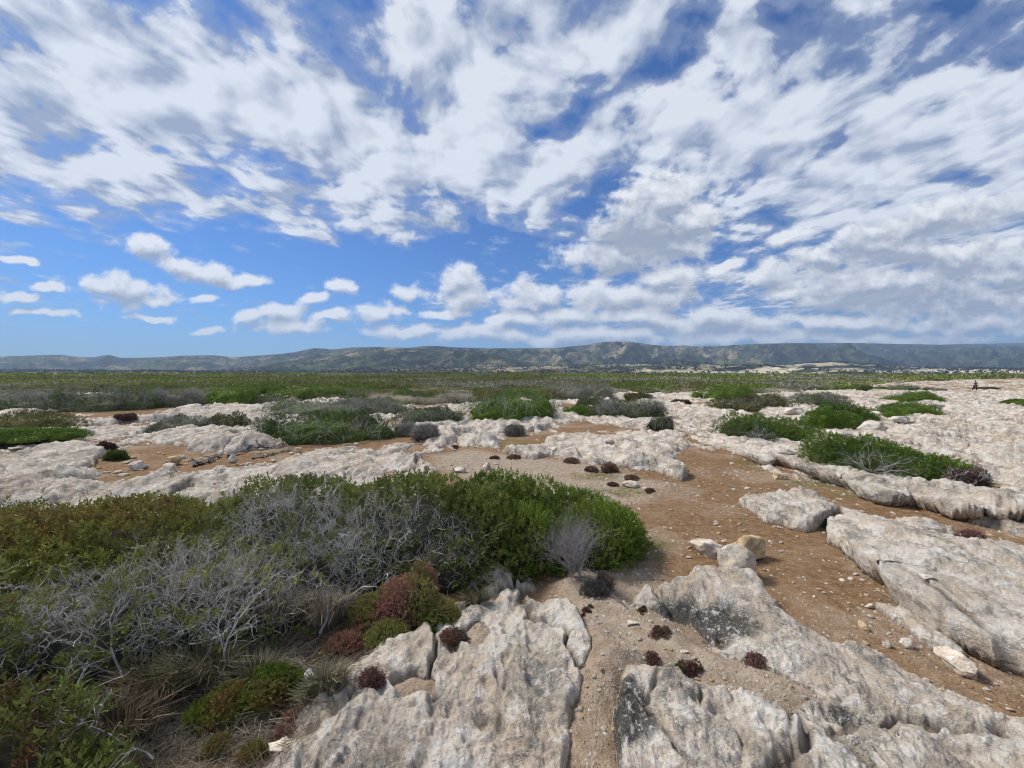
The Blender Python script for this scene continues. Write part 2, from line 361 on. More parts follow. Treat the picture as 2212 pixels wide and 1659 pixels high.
def ground_mat():
    m, g, out = mat('limestone_and_soil')
    vec = g.a('ShaderNodeTexCoord').outputs['Object']
    rk, gr, st, li, mo = (g.attr(k) for k in ('rock', 'gravel', 'stain', 'litter', 'moss'))
    rc, rh = rock_nodes(g, vec, st)
    rc = g.mix(g.m('MULTIPLY', g.attr('crack'), .75), rc, (.13, .105, .08))
    # soil
    a1 = g.noise(vec, 1.6, 4, .6); a2 = g.noise(vec, 14, 5, .65); a3 = g.noise(vec, 70, 3, .7)
    sc = g.mix(g.mr(a2, .3, .7), (.17, .096, .046), (.33, .205, .11))
    sc = g.mix(g.m('MULTIPLY', g.mr(a1, .45, .7), .5), sc, (.36, .24, .14))
    sc = g.mix(g.m('MULTIPLY', g.mr(a3, .55, .7), .55), sc, (.12, .075, .04))
    vo = g.a('ShaderNodeTexVoronoi', {'Scale': 55.0, 'Vector': vec}); vo2 = g.a('ShaderNodeTexVoronoi', {'Scale': 24.0, 'Vector': vec})
    peb = g.m('MULTIPLY', g.mr(vo.outputs['Distance'], .38, .28), g.mr(g.a('ShaderNodeSeparateColor', {0: vo.outputs['Color']}).outputs[0], .35, .4))
    peb2 = g.m('MULTIPLY', g.mr(vo2.outputs['Distance'], .30, .22), g.mr(g.a('ShaderNodeSeparateColor', {0: vo2.outputs['Color']}).outputs[1], .72, .76))
    gb = g.mix(g.mr(a2, .35, .65), (.33, .25, .175), (.46, .37, .28))
    gb = g.mix(g.m('MULTIPLY', peb, .8), gb, g.mix(g.mr(a3, .4, .6), (.38, .30, .22), (.60, .53, .44)))
    sc = g.mix(g.m('MULTIPLY', peb, g.mr(a1, .52, .66, 0, .45)), sc, (.46, .38, .28))
    sc = g.mix(g.m('MULTIPLY', gr, g.mr(a1, .2, .5, .75, 1.0)), sc, gb)
    sc = g.mix(g.m('MULTIPLY', peb2, g.mr(gr, 0, 1, .2, .7)), sc, (.50, .42, .33))
    sc = g.mix(g.m('MULTIPLY', mo, g.mr(a2, .38, .6, .25, .95)), sc, g.mix(g.mr(a1, .4, .6), (.19, .155, .04), (.10, .115, .03)))
    sc = g.mix(g.m('MULTIPLY', li, g.mr(a2, .3, .55, .6, 1.0)), sc, g.mix(g.mr(a3, .4, .6), (.07, .055, .042), (.19, .16, .13)))
    c = g.mix(rk, sc, rc)
    sh = g.m('ADD', g.m('MULTIPLY', a3, .35), g.m('ADD', g.m('MULTIPLY', a2, .3), g.m('MULTIPLY', peb, .25)))
    h = g.m('ADD', g.m('MULTIPLY', sh, g.m('SUBTRACT', 1.0, rk)), g.m('MULTIPLY', rh, rk))
    bp = g.a('ShaderNodeBump', {'Height': h, 'Strength': 1.0, 'Distance': .05})
    p = g.a('ShaderNodeBsdfPrincipled', {'Base Color': c, 'Roughness': .92, 'Specular IOR Level': .12, 'Normal': bp.outputs[0]})
    g.l.new(p.outputs[0], out.inputs[0]); return m
def stone_mat(name, pale=1.0, tint=(1, 1, 1), stain=0.0):
    m, g, out = mat(name)
    vec = g.vm('ADD', g.a('ShaderNodeTexCoord').outputs['Object'], g.a('ShaderNodeObjectInfo').outputs['Location'])
    c, h = rock_nodes(g, vec, None, pale)
    c = g.mix(1.0, c, tint, 'MULTIPLY')
    bp = g.a('ShaderNodeBump', {'Height': h, 'Strength': .6, 'Distance': .02})
    p = g.a('ShaderNodeBsdfPrincipled', {'Base Color': c, 'Roughness': .92, 'Specular IOR Level': .12, 'Normal': bp.outputs[0]})
    g.l.new(p.outputs[0], out.inputs[0]); return m
STONE = stone_mat('pale_limestone', .98); TAN = stone_mat('buff_limestone', .92, (1, .86, .62)); WHITE = stone_mat('white_limestone', 1.15)

# ------------------------------------------------------------------ ground sheet
def build_ground():
    u = np.arange(-1.72, 1.7201, .0031); a0 = np.arctan(u); tail = np.arange(a0[-1] + .03, 2*math.pi + a0[0] - .01, .045)
    az = np.concatenate([a0, tail])
    r = [.45]
    while r[-1] < 9000:
        k = r[-1]; r.append(k*(1 + (.0056 if k < 22 else .009 if k < 90 else .03)))
    r = np.array(r); A, Rr = np.meshgrid(az, r)
    x = (Rr*np.sin(A)).ravel(); y = (Rr*np.cos(A)).ravel()
    parts = []
    for i in range(0, len(x), 200000): parts.append(ground(x[i:i+200000], y[i:i+200000]))
    z, rk, gr, st, li, mo, sx, sy, cr = (np.concatenate([p[i] for p in parts]) for i in range(9))
    co = np.c_[x + sx, y + sy, z]; n, mcol = len(r), len(az)
    i = np.arange(n-1)[:, None]*mcol; j = np.arange(mcol)[None]; j2 = (j+1) % mcol
    f = np.stack([i+j, i+mcol+j, i+mcol+j2, i+j2], -1).reshape(-1, 4)
    o = mesh('ground', co, f[:, ::-1], ground_mat(), smooth=True, attrs=dict(rock=rk, gravel=gr, stain=st, litter=li, moss=mo, crack=cr))
    tag(o, 'bare limestone and brown soil', None, None, 'structure')
    return o
build_ground()
# ------------------------------------------------------------------ camera and light
SUN_EL, SUN_AZ = R(50), R(-60)      # azimuth measured from +y towards +x
cam = bpy.data.objects.new('camera', bpy.data.cameras.new('camera')); C.objects.link(cam)
cam.location = (0, 0, EYE); cam.rotation_euler = (math.pi/2 - PITCH, 0, 0)
cam.data.angle = 2*math.atan(512/F); cam.data.clip_end = 60000; cam.data.clip_start = .02
bpy.context.scene.camera = cam
sun = bpy.data.objects.new('sun', bpy.data.lights.new('sun', 'SUN')); C.objects.link(sun)
sun.data.energy = 3.9; sun.data.angle = R(14); sun.data.color = (1, .95, .88)
sd_ = Vector((math.sin(SUN_AZ)*math.cos(SUN_EL), math.cos(SUN_AZ)*math.cos(SUN_EL), math.sin(SUN_EL)))
sun.rotation_euler = sd_.to_track_quat('Z', 'Y').to_euler(); sun.location = (0, 0, 30)
sc = bpy.context.scene
sc.view_settings.view_transform = 'Standard'; sc.view_settings.look = 'None'; sc.view_settings.exposure = 0.12; sc.view_settings.gamma = 1
sc.render.engine = 'CYCLES'; sc.cycles.filter_width = 1.05; sc.cycles.max_bounces = 6; sc.cycles.diffuse_bounces = 3; sc.cycles.volume_bounces = 0; sc.cycles.use_denoising = True; sc.cycles.transparent_max_bounces = 8

# ------------------------------------------------------------------ sky: Nishita blue with two cloud decks in the world's own directions
# low cumulus: where each stands on the sky (x, y in survey units), half width, half height, tilt
CUMULUS = [
 (318,540,62,26,-8),(430,585,125,24,-12),(520,605,70,18,-4),(255,625,125,36,-6),(105,612,40,13,0),(330,650,60,12,0),(45,642,70,14,0),(90,675,80,10,0),(447,650,30,12,0),(330,684,55,10,0),
 (735,622,42,24,0),(680,645,55,12,0),(608,672,48,26,0),(540,682,40,17,0),(625,705,95,20,0),(705,682,45,14,0),(820,678,70,22,0),(870,716,85,18,0),(450,715,40,8,0),(35,560,40,10,0),
 (985,600,50,36,0),(1010,640,70,40,0),(880,630,38,18,0),(965,685,60,13,0),(1110,690,90,20,0),(1060,722,130,22,0),
 (1165,632,78,32,0),(1130,655,55,18,0),(1420,430,95,62,25),(1400,490,135,62,0),(1330,555,150,42,0),(1500,475,60,50,0),(1470,540,90,28,0),
 (1440,590,85,30,0),(1330,640,130,38,0),(1420,640,120,34,0),(1230,690,120,26,0),(1390,690,170,26,0),(1590,692,110,14,0),(1560,700,170,34,0),(1250,728,260,20,0),(1600,730,260,18,0),(1900,735,300,16,0),
 (1570,575,45,16,20),(1670,585,80,30,8),(1690,630,55,22,0),(1800,650,100,30,0),(1780,560,70,25,0),(1930,540,150,36,4),(1900,610,240,60,3),(2080,560,160,50,5),(2050,650,260,50,0),(2180,590,90,50,0),(1850,700,200,22,0),(2120,700,180,26,0),(2190,560,60,40,0),
 (2000,480,260,40,6),(1700,520,60,18,10),
]
# high broken deck: where it is thicker (+) or torn open (-)
DECK = [
 (1420,460,190,110,0,-.14),(1600,470,120,60,10,-.06),
 (1180,260,260,230,0,.10),(1330,50,240,120,0,.19),(900,70,220,140,0,.12),(1600,250,160,120,0,.06),(1950,330,420,260,0,.06),
 (300,190,420,150,-14,.19),(120,330,260,110,-8,.17),(600,240,330,90,-14,.14),(120,150,260,120,-14,.10),(850,330,300,110,-8,.14),(230,430,230,60,-8,.07),(700,470,170,70,-10,.16),(760,400,180,50,0,.10),(960,380,220,60,-5,.11),
 (60,60,260,90,-20,.10),(480,100,260,60,-16,.09),(1250,90,130,190,70,.08),(1050,170,200,160,0,.07),(1150,400,160,70,10,.02),
 (1430,255,170,80,25,.17),(1700,240,240,75,28,.17),(1950,270,280,90,20,.16),(2150,200,200,120,25,.13),(1650,330,220,70,15,.15),(2000,400,300,80,10,.18),(1450,380,130,40,15,.04),(1750,440,220,50,8,.10),(1560,80,70,50,40,.10),(1230,330,90,60,30,.05),(2160,480,160,80,0,.14),
 (680,115,110,28,-32,-.22),(640,60,90,40,-30,-.10),(790,10,120,28,0,-.22),(480,0,90,30,-20,-.22),(1010,10,50,30,0,-.2),(1255,225,36,60,-38,-.26),(1340,165,120,30,28,-.18),(1480,130,60,40,25,-.26),(1560,110,28,55,0,-.26),(1530,40,70,40,20,-.20),(1740,20,70,50,0,-.28),(1960,30,120,26,15,-.22),(1650,20,50,40,0,-.2),(1945,130,60,22,35,-.2),(1860,140,50,30,30,-.15),
 (1580,190,22,70,-5,-.22),(1740,372,50,18,30,-.26),(1810,300,22,20,0,-.18),(1660,440,80,22,10,-.16),(2080,370,60,12,15,-.16),(1400,190,60,24,30,-.10),
 (470,375,120,42,-18,-.20),(600,365,90,30,-28,-.20),(650,380,50,26,-40,-.12),(100,400,150,26,-10,-.22),(60,480,220,60,0,-.14),(330,500,240,40,0,-.14),(100,540,300,50,0,-.22),(560,525,200,45,0,-.28),(900,430,90,24,-10,-.10),(980,470,140,50,-10,-.05),(960,490,60,24,-20,.12),(870,535,60,20,10,.12),(1090,505,60,22,20,.08),(1190,440,90,24,20,.10),(1060,530,200,50,0,-.18),(860,560,200,50,0,-.2),(700,590,300,60,0,-.35),(250,590,320,60,0,-.35),(1180,480,110,60,0,-.12),(1270,420,60,40,20,-.14),(1200,250,40,50,0,-.1),(1080,110,60,16,30,-.1),(1600,560,120,40,0,-.25),(1760,500,80,20,0,-.1),
 (300,700,500,70,0,-.4),(1000,620,400,90,0,-.35),
]
# where a cloud shows its grey underside
SHADE = [(1400,518,125,40,0,.8),(1950,555,260,26,4,.40),(2080,635,240,26,0,.45),(1850,655,180,20,0,.35),(2000,500,240,18,6,.30),(1480,655,140,16,0,.30),(1620,705,160,12,0,.3),(2000,715,260,10,0,.3),(1330,600,110,14,0,.3),(2120,450,180,30,0,.3)]
def build_world():
    w = bpy.data.worlds.new('World'); sc.world = w; w.cycles.sampling_method = 'NONE'; w.use_nodes = True; t = w.node_tree; t.nodes.clear(); g = G(t); g.flat = True
    out = g.a('ShaderNodeOutputWorld'); bg = g.a('ShaderNodeBackground', {'Strength': .1}); g.l.new(bg.outputs[0], out.inputs[0])
    sky = g.a('ShaderNodeTexSky', sky_type='NISHITA', sun_disc=False); sky.sun_elevation = SUN_EL; sky.sun_rotation = SUN_AZ
    sky.air_density = 1.0; sky.dust_density = .3; sky.ozone_density = 3.0
    d = g.a('ShaderNodeTexCoord').outputs['Generated']; s = g.a('ShaderNodeSeparateXYZ', {0: d}).outputs
    yy = g.m('MAXIMUM', g.m('ABSOLUTE', s[1]), .12)
    u = g.m('DIVIDE', s[0], yy); v = g.m('DIVIDE', s[2], yy)
    uv = g.a('ShaderNodeCombineXYZ', {0: g.m('MULTIPLY_ADD', g.m('LESS_THAN', s[1], 0), .7, u), 1: v, 2: 0.0}).outputs[0]
    dz = g.m('ADD', g.m('MAXIMUM', s[2], 0), .10)
    pl = g.a('ShaderNodeCombineXYZ', {0: g.m('DIVIDE', s[0], dz), 1: g.m('DIVIDE', s[1], dz)}).outputs[0]
    def uvof(vx, vy):
        x, y, z = ray(vx, vy); return x/y, z/y
    k = K/F; turned = {}
    def blob(vec, c):
        uu, vv = uvof(c[0], c[1]); q = round(c[4]/10)*10; a = R(q)
        key = (vec.node.name, q)
        if key not in turned:      # the sky coordinates turned by this tilt, shared by all clouds lying that way
            turned[key] = vec if q == 0 else g.a('ShaderNodeVectorRotate', {'Vector': vec, 'Angle': -a}, rotation_type='Z_AXIS').outputs[0]
        ur, vr = uu*math.cos(a) + vv*math.sin(a), -uu*math.sin(a) + vv*math.cos(a); ix, iy = 1/(c[2]*k), 1/(c[3]*k)
        n = g.a('ShaderNodeVectorMath', {0: turned[key], 1: (ix, iy, 0), 2: (-ur*ix, -vr*iy, 0)}, operation='MULTIPLY_ADD')
        return g.a('ShaderNodeVectorMath', {0: n.outputs[0]}, operation='LENGTH').outputs['Value']     # 0 at its middle, 1 at its edge
    # ---- high deck
    wv = g.vm('SCALE', g.vm('SUBTRACT', g.noise(uv, 5.0, 3, .5, out=1), (.5, .5, .5)), sc=.11)
    uvw = g.vm('ADD', uv, wv)
    bias = None
    for c in sorted(DECK, key=lambda c: round(c[4]/10)):
        c2 = (c[0], c[1], c[2]*1.45, c[3]*1.45, c[4])
        b = g.m('MINIMUM', blob(uvw, c2), 1.0); bias = g.m('MULTIPLY_ADD', b, -c[5]*1.1, bias if bias is not None else sum(q[5] for q in DECK)*1.1)
    pw = g.vm('ADD', pl, g.vm('SCALE', g.vm('SUBTRACT', g.noise(pl, 2.2, 2, .5, out=1), (.5, .5, .5)), sc=.16))
    st = g.vm('MULTIPLY', pw, (1.0, .88, 1.0)); st2 = g.vm('ADD', st, (-.030, -.055, 0))
    n1 = g.noise(st, 4.0, 3, .5); n2 = g.noise(st, 10.0, 4, .55); n5 = g.noise(g.vm('MULTIPLY', uvw, (1.0, 1.5, 1.0)), 13.0, 4, .6)
    dn = g.m('MULTIPLY_ADD', n1, 1.05, g.m('MULTIPLY_ADD', n2, .55, g.m('MULTIPLY_ADD', n5, .30, g.m('MULTIPLY_ADD', bias, .98, -.455))))
    a1 = g.m('MULTIPLY', g.m('MAXIMUM', g.mr(dn, .37, .60), g.mr(dn, .22, .48, 0, .42)), g.mr(v, .05, .22))
    n1b = g.noise(st2, 4.0, 3, .5); n2b = g.noise(st2, 10.0, 3, .55); rel = g.m('ADD', g.m('MULTIPLY', g.m('SUBTRACT', n1, n1b), 2.1), g.m('MULTIPLY', g.m('SUBTRACT', n2, n2b), .7))
    n3 = g.noise(st, 4.2, 3, .5); n4 = g.noise(uvw, 6.5, 3, .5)
    shade = g.m('ADD', g.m('MULTIPLY_ADD', g.m('SUBTRACT', n3, .5), .7, rel), g.m('ADD', g.m('MULTIPLY', g.m('SUBTRACT', n4, .5), 1.1), g.mr(dn, .42, .78, .22, .72)))
    thick = g.mix(g.mr(shade, .1, .95, smooth=False), (3.3, 3.95, 5.3), (7.3, 7.75, 8.5))
    # ---- low cumulus: billowed outlines, bright crowns and grey bases
    def body(vec):
        val = None
        for c in sorted(CUMULUS, key=lambda c: round(c[4]/10)):
            b = blob(vec, (c[0], c[1], c[2]*1.55, c[3]*1.55, c[4]))
            val = b if val is None else g.m('SMOOTH_MIN', val, b, .22)
        return g.m('SUBTRACT', 1.0, val)
    def low(vec):
        wn = g.vm('SCALE', g.vm('SUBTRACT', g.noise(vec, 9.0, 2, .5, out=1), (.5, .5, .5)), sc=.055)
        b = body(g.vm('ADD', vec, wn))
        v1 = g.a('ShaderNodeTexVoronoi', {'Vector': g.vm('ADD', vec, wn), 'Scale': 15.0, 'Smoothness': .6}, voronoi_dimensions='2D', feature='SMOOTH_F1').outputs['Distance']
        fl = g.noise(g.vm('MULTIPLY', vec, (.8, 1.15, 1)), 24.0, 6, .62)
        return g.m('ADD', b, g.m('ADD', g.m('MULTIPLY', g.m('SUBTRACT', .38, v1), .34), g.m('MULTIPLY', g.m('SUBTRACT', fl, .5), .85)))
    L0 = low(uv); L1 = low(g.vm('ADD', uv, (-.006, .024, 0)))
    a2 = g.m('MULTIPLY', g.mr(L0, .24, .64), .93)
    rim = g.m('SUBTRACT', L0, L1)
    lit = g.m('ADD', g.m('MULTIPLY', rim, 1.5), g.mr(L0, .40, 1.0, .62, .40))
    sh = 0.0
    for c in SHADE: sh = g.m('MULTIPLY_ADD', g.m('MINIMUM', blob(uvw, (c[0], c[1], c[2]*1.3, c[3]*1.6, 0)), 1.0), -c[5]*1.2, sh if not isinstance(sh, float) else sum(q[5] for q in SHADE)*1.2)
    lit = g.m('SUBTRACT', lit, sh)
    lowc = g.mix(g.mr(lit, .1, 1.0, smooth=False), (3.5, 3.95, 4.8), (8.7, 8.9, 9.1))
    skyc = g.mix(1.0, sky.outputs[0], SKYTINT, 'MULTIPLY')
    c = g.mix(g.m('MULTIPLY', a1, .94), skyc, thick)
    c = g.mix(g.m('MULTIPLY', a2, g.mr(v, .02, .14, .55, .95)), c, lowc)
    front = g.mr(s[2], -.02, .0); c = g.mix(front, skyc, c)
    g.l.new(c, bg.inputs['Color'])
SKYTINT = (.35, .63, 1.0)
build_world()

# ------------------------------------------------------------------ hills
def build_hills():
    def prof(pts):
        U = [ray(a, b)[0]/ray(a, b)[1] for a, b in pts]; V = [ray(a, b)[2]/ray(a, b)[1] for a, b in pts]
        return lambda u: np.interp(u, U, V)
    main = prof([(-1400,772),(-900,760),(-400,775),(-150,766),(0,770),(60,768),(130,766),(170,771),(200,772),(235,766),(262,773),(330,772),(400,768),(460,767),(500,771),(540,769),(600,765),(640,760),(680,751),(720,754),(760,750),(820,749),(880,751),(910,748),(940,747),(980,750),(1060,752),(1130,752),(1200,752),(1240,747),(1265,745),(1290,740),(1310,738),(1350,737),(1380,740),(1410,745),(1450,747),(1480,746),(1500,748),(1560,747),(1620,743),(1700,741),(1780,741),(1850,740.5),(1900,742),(2000,744),(2080,746),(2212,748),(2600,752),(3600,758)])
    back = prof([(-1400,790),(1800,790),(1950,748),(2080,742.5),(2150,741.5),(2212,741),(2500,744),(3600,752)])
    near = prof([(-1400,808),(350,806),(480,799),(560,790),(640,777),(720,768),(790,758),(840,754),(880,751.5),(920,753),(960,757),(985,756),(1010,757),(1040,762),(1075,767),(1120,778),(1180,789),(1240,795),(1300,800),(3600,806)])
    low = prof([(-1400,800),(0,800),(500,803),(760,800),(1100,793),(1300,787),(1400,783),(1460,782),(1500,784),(1560,790),(1700,789),(1760,783),(1800,782),(1900,788),(2000,795),(2300,797),(3600,797)])
    u = np.arange(-2.6, 2.6, .0042); Y = np.concatenate([np.arange(1300, 4200, 22), np.arange(4200, 9000, 34)])
    U, YY = np.meshgrid(u, Y); X = U*YY
    er = ridged(X/900, YY/900, 101, 5, .5) - .45; er2 = fbm(X/170, YY/170, 103, 4) - .5; er3 = ridged(X/330, YY/420, 105, 4) - .45
    z = np.full(U.shape, -1.3) + ss(1300, 2300, YY)*4
    lay = np.zeros(U.shape)
    for P, yr, y0, ex in ((low, 2900, 1500, 1.1), (near, 3700, 2500, 1.25), (main, 6100, 3200, 1.25), (back, 8000, 6300, 1.1)):
        yr_ = yr*(1 + .05*(fbm(U*2, U*0+3, yr % 97, 2)-.5)); y0_ = y0*(1 + .12*(fbm(U*3, U*0+5, yr % 89, 3)-.5))
        top = np.maximum(EYE + P(U)*yr_, -2)
        t = np.clip((YY-y0_)/(yr_-y0_), 0, 1); s = t**ex
        dn = ss(1.0, 1.3, YY/yr_)
        amp = top*(t*(1-t)*4*.55 + .03)
        h = top*s*(1-.45*dn) + amp*(er*1.3 + er3*.9 + er2*.3)*ss(0, .15, t)
        h = np.where(YY > yr_, np.minimum(h, top*(1-.5*dn)), np.minimum(h, EYE + P(U)*YY*(.995 + .0*t) + 200*0))
        lay = np.where(h > z, yr, lay); z = np.maximum(z, h)
    # vegetation, with cloud shadow and sunlit patches painted in: forest, scrub, bare slope
    n = len(Y); m = len(u); i = np.arange(n-1)[:, None]*m; j = np.arange(m-1)[None]
    f = np.stack([i+j, i+j+1, i+m+j+1, i+m+j], -1).reshape(-1, 4)
    wood_shade = ss(.42, .6, fbm(X/700, YY/500, 111, 4) + .34*ss(.4, 1.0, U) - .10*ss(.1, -.6, U) + .16*(lay == 3700) + .10*(lay == 8000) + .06)
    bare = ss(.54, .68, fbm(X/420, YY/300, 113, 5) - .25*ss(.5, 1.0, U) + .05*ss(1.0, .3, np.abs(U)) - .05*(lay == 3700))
    fld = ss(.52, .58, fbm(X/500, YY/90, 117, 3) + .05*ss(.1, .5, U)) * ss(2900, 1700, YY) * ss(.05, .35, U + .1*(fbm(X/300, YY/200, 119, 2)-.5))
    fld = np.maximum(fld, ss(.60, .65, fbm(X/260, YY/160, 121, 3)) * ss(3600, 2400, YY) * ss(-.1, .15, U)*.9)
    m_, g, out = mat('distant_hillside')
    vec = g.a('ShaderNodeTexCoord').outputs['Object']
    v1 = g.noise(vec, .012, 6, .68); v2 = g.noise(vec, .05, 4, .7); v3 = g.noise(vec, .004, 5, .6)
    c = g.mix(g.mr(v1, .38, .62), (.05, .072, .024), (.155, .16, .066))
    c = g.mix(g.m('MULTIPLY', g.attr('bare'), g.mr(v1, .35, .55)), c, (.36, .29, .17))  # pale dry slope, doubling as sunlit patches in the colour
    c = g.mix(g.m('MULTIPLY', g.attr('wood_shade'), g.mr(v1, .62, .42, .35, .95)), c, (.012, .020, .008))  # forest tone, which also carries the painted cloud shadow
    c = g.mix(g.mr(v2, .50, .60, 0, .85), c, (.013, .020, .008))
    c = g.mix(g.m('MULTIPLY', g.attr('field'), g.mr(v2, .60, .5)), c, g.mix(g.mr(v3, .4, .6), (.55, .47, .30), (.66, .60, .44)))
    p = g.a('ShaderNodeBsdfPrincipled', {'Base Color': c, 'Roughness': 1.0, 'Specular IOR Level': 0.0}); g.l.new(p.outputs[0], out.inputs[0])
    o = mesh('hills', np.c_[X.ravel(), YY.ravel(), z.ravel()], f, m_, smooth=True, attrs=dict(wood_shade=wood_shade, bare=bare, field=fld))
    tag(o, 'low wooded hills on the horizon', None, None, 'structure')
build_hills()
def build_haze():
    m, g, out = mat('haze')
    v = g.a('ShaderNodeVolumePrincipled', {'Color': (.52, .70, 1.0, 1), 'Density': HAZE, 'Anisotropy': .1}); g.l.new(v.outputs[0], out.inputs['Volume'])
    x0, x1, y0, y1, z0, z1 = -24500, 24500, -9500, 9400, -4, 760
    co = np.array([(x, y, z) for z in (z0, z1) for y in (y0, y1) for x in (x0, x1)])
    f = np.array([(0, 2, 3, 1), (4, 5, 7, 6), (0, 1, 5, 4), (2, 6, 7, 3), (0, 4, 6, 2), (1, 3, 7, 5)])
    o = mesh('haze', co, f, m); tag(o, 'thin blue haze over the plain', None, None, 'stuff')
HAZE = 8.2e-5
build_haze()
#SECTION3
# ------------------------------------------------------------------ plants
UP = np.array([0, 0, 1.0])
def lobes_points(lobes, n, seed, lump=.22, inner=.3):
    """points and outward normals over the outside of a union of domes standing on the ground (world coordinates relative to z=0)"""
    g = np.random.default_rng(seed); w = np.array([l[2]*l[3] + (l[2]+l[3])*l[4] for l in lobes]); w = w/w.sum()
    P, N = [], []
    for (cx, cy, rx, ry, h), ww in zip(lobes, w):
        m = int(n*ww*1.5); t = g.uniform(0, 2*math.pi, m); c = g.uniform(0, 1, m)**.85; s = np.sqrt(np.maximum(0, 1-c*c))
        d = np.c_[s*np.cos(t), s*np.sin(t), c]
        q = d*np.array([rx, ry, h])
        wp = q + np.array([cx, cy, 0])
        rad = 1 + lump*2*(fbm3(wp*2.3 + seed, seed, 3)-.5) + lump*.8*(fbm3(wp*7.0, seed+3, 2)-.5)
        dep = 1 - inner*g.uniform(0, 1, m)**2.2
        p = q*(rad*dep)[:, None] + np.array([cx, cy, 0]); nn = nrm(d/np.array([rx, ry, h]))
        keep = np.ones(m, bool)
        for (ax, ay, bx, by, bh) in lobes:
            if (ax, ay) == (cx, cy): continue
            e = ((p[:, 0]-ax)/bx)**2 + ((p[:, 1]-ay)/by)**2 + (p[:, 2]/bh)**2; keep &= e > .62
        P.append(p[keep]); N.append(nn[keep])
    P = np.concatenate(P); N = np.concatenate(N); i = g.permutation(len(P))[:n]
    return P[i], N[i]
def hull(name, lobes, parent, mat, col, k=.74, seed=0):
    """the dense inside of a shrub, so that the ground does not show through"""
    co, fa = [], []; b = 0; nu, nv = 20, 8
    for (cx, cy, rx, ry, h) in lobes:
        t = np.linspace(0, 2*math.pi, nu, endpoint=False); f = np.linspace(-.15, math.pi/2, nv)
        T, Fi = np.meshgrid(t, f); p = np.stack([np.cos(Fi)*np.cos(T)*rx, np.cos(Fi)*np.sin(T)*ry, np.sin(Fi)*h], -1).reshape(-1, 3)
        wp = p + np.array([cx, cy, 0]); p = p*(k*(1 + .5*(fbm3(wp*2.3+seed, seed, 3)-.5)))[:, None] + np.array([cx, cy, 0])
        i = np.arange(nv-1)[:, None]*nu; j = np.arange(nu)[None]; j2 = (j+1) % nu
        fa.append(np.stack([i+j, i+j2, i+nu+j2, i+nu+j], -1).reshape(-1, 4) + b); co.append(p); b += len(p)
    co = np.concatenate(co)
    o = mesh(name, co, np.concatenate(fa), mat, parent, col=np.array(col)[None]*(1 + .5*(fbm3(co*9, 3, 2)-.5))[:, None])
    o['kind'] = 'stuff'
    return o
def sprigs(P, N, k, slen, leaf, aspect, seed, upw=.6, open_=.85, rnd=.35):
    """k leaflets around a short upright stem at every point"""
    g = np.random.default_rng(seed); n = len(P)
    a = nrm(N*.55 + UP*upw + g.normal(size=(n, 3))*rnd)
    ref = nrm(np.cross(a, g.normal(size=(n, 3)))); b = np.cross(a, ref)
    ang = np.arange(k)*2.4 + g.uniform(0, 6.28, (n, 1)); t = (np.arange(k)+.5)/k
    rad = np.cos(ang)[..., None]*ref[:, None] + np.sin(ang)[..., None]*b[:, None]
    L = slen*g.uniform(.6, 1.3, (n, 1))
    pos = P[:, None] + a[:, None]*(L*t)[..., None]
    ax = nrm(rad*(open_*(1-.55*t))[None, :, None] + a[:, None]*(.45 + .5*t)[None, :, None] + g.normal(size=(n, k, 3))*.15)
    size = leaf*g.uniform(.7, 1.25, (n, k))
    up_ = np.broadcast_to(a[:, None], ax.shape).reshape(-1, 3) + g.normal(size=(n*k, 3))*.35
    co, f = leaves(pos.reshape(-1, 3), ax.reshape(-1, 3), size.ravel(), aspect, .22, np.cross(up_, ax.reshape(-1, 3)) + 1e-4)
    return co, f, np.repeat(np.arange(n), k)
def tones(P, ramp, scale, seed, jit=.25, spread=2.2):
    """colour by clump: ramp is a list of linear colours"""
    g = np.random.default_rng(seed); t = np.clip((fbm3(P*scale + seed*1.7, seed, 3)-.5)*spread + .5 + g.normal(size=len(P))*.10, 0, .999)*(len(ramp)-1)
    i = t.astype(int); r = np.array(ramp); c = r[i] + (r[np.minimum(i+1, len(ramp)-1)]-r[i])*(t-i)[:, None]
    return c*(1 + jit*g.uniform(-1, 1, (len(P), 1)))
def foliage(name, parent, lobes, n, k, slen, leaf, aspect, ramp, seed, m=None, lump=.22, inner=.3, scale=1.6, upw=.6, thin=None, link=True, rnd=.35, open_=.85):
    P, N = lobes_points(lobes, n, seed, lump, inner)
    if thin is not None:
        kp = thin(P); P, N = P[kp], N[kp]
    co, f, own = sprigs(P, N, k, slen, leaf, aspect, seed, upw, open_, rnd)
    c = tones(P, ramp, scale, seed)[own]; g = np.random.default_rng(seed+1); c = c*g.uniform(.72, 1.3, (len(c), 1))
    return mesh(name, co, f, m or LEAF, parent, col=np.repeat(np.clip(c, 0, 1), 4, 0), link=link)
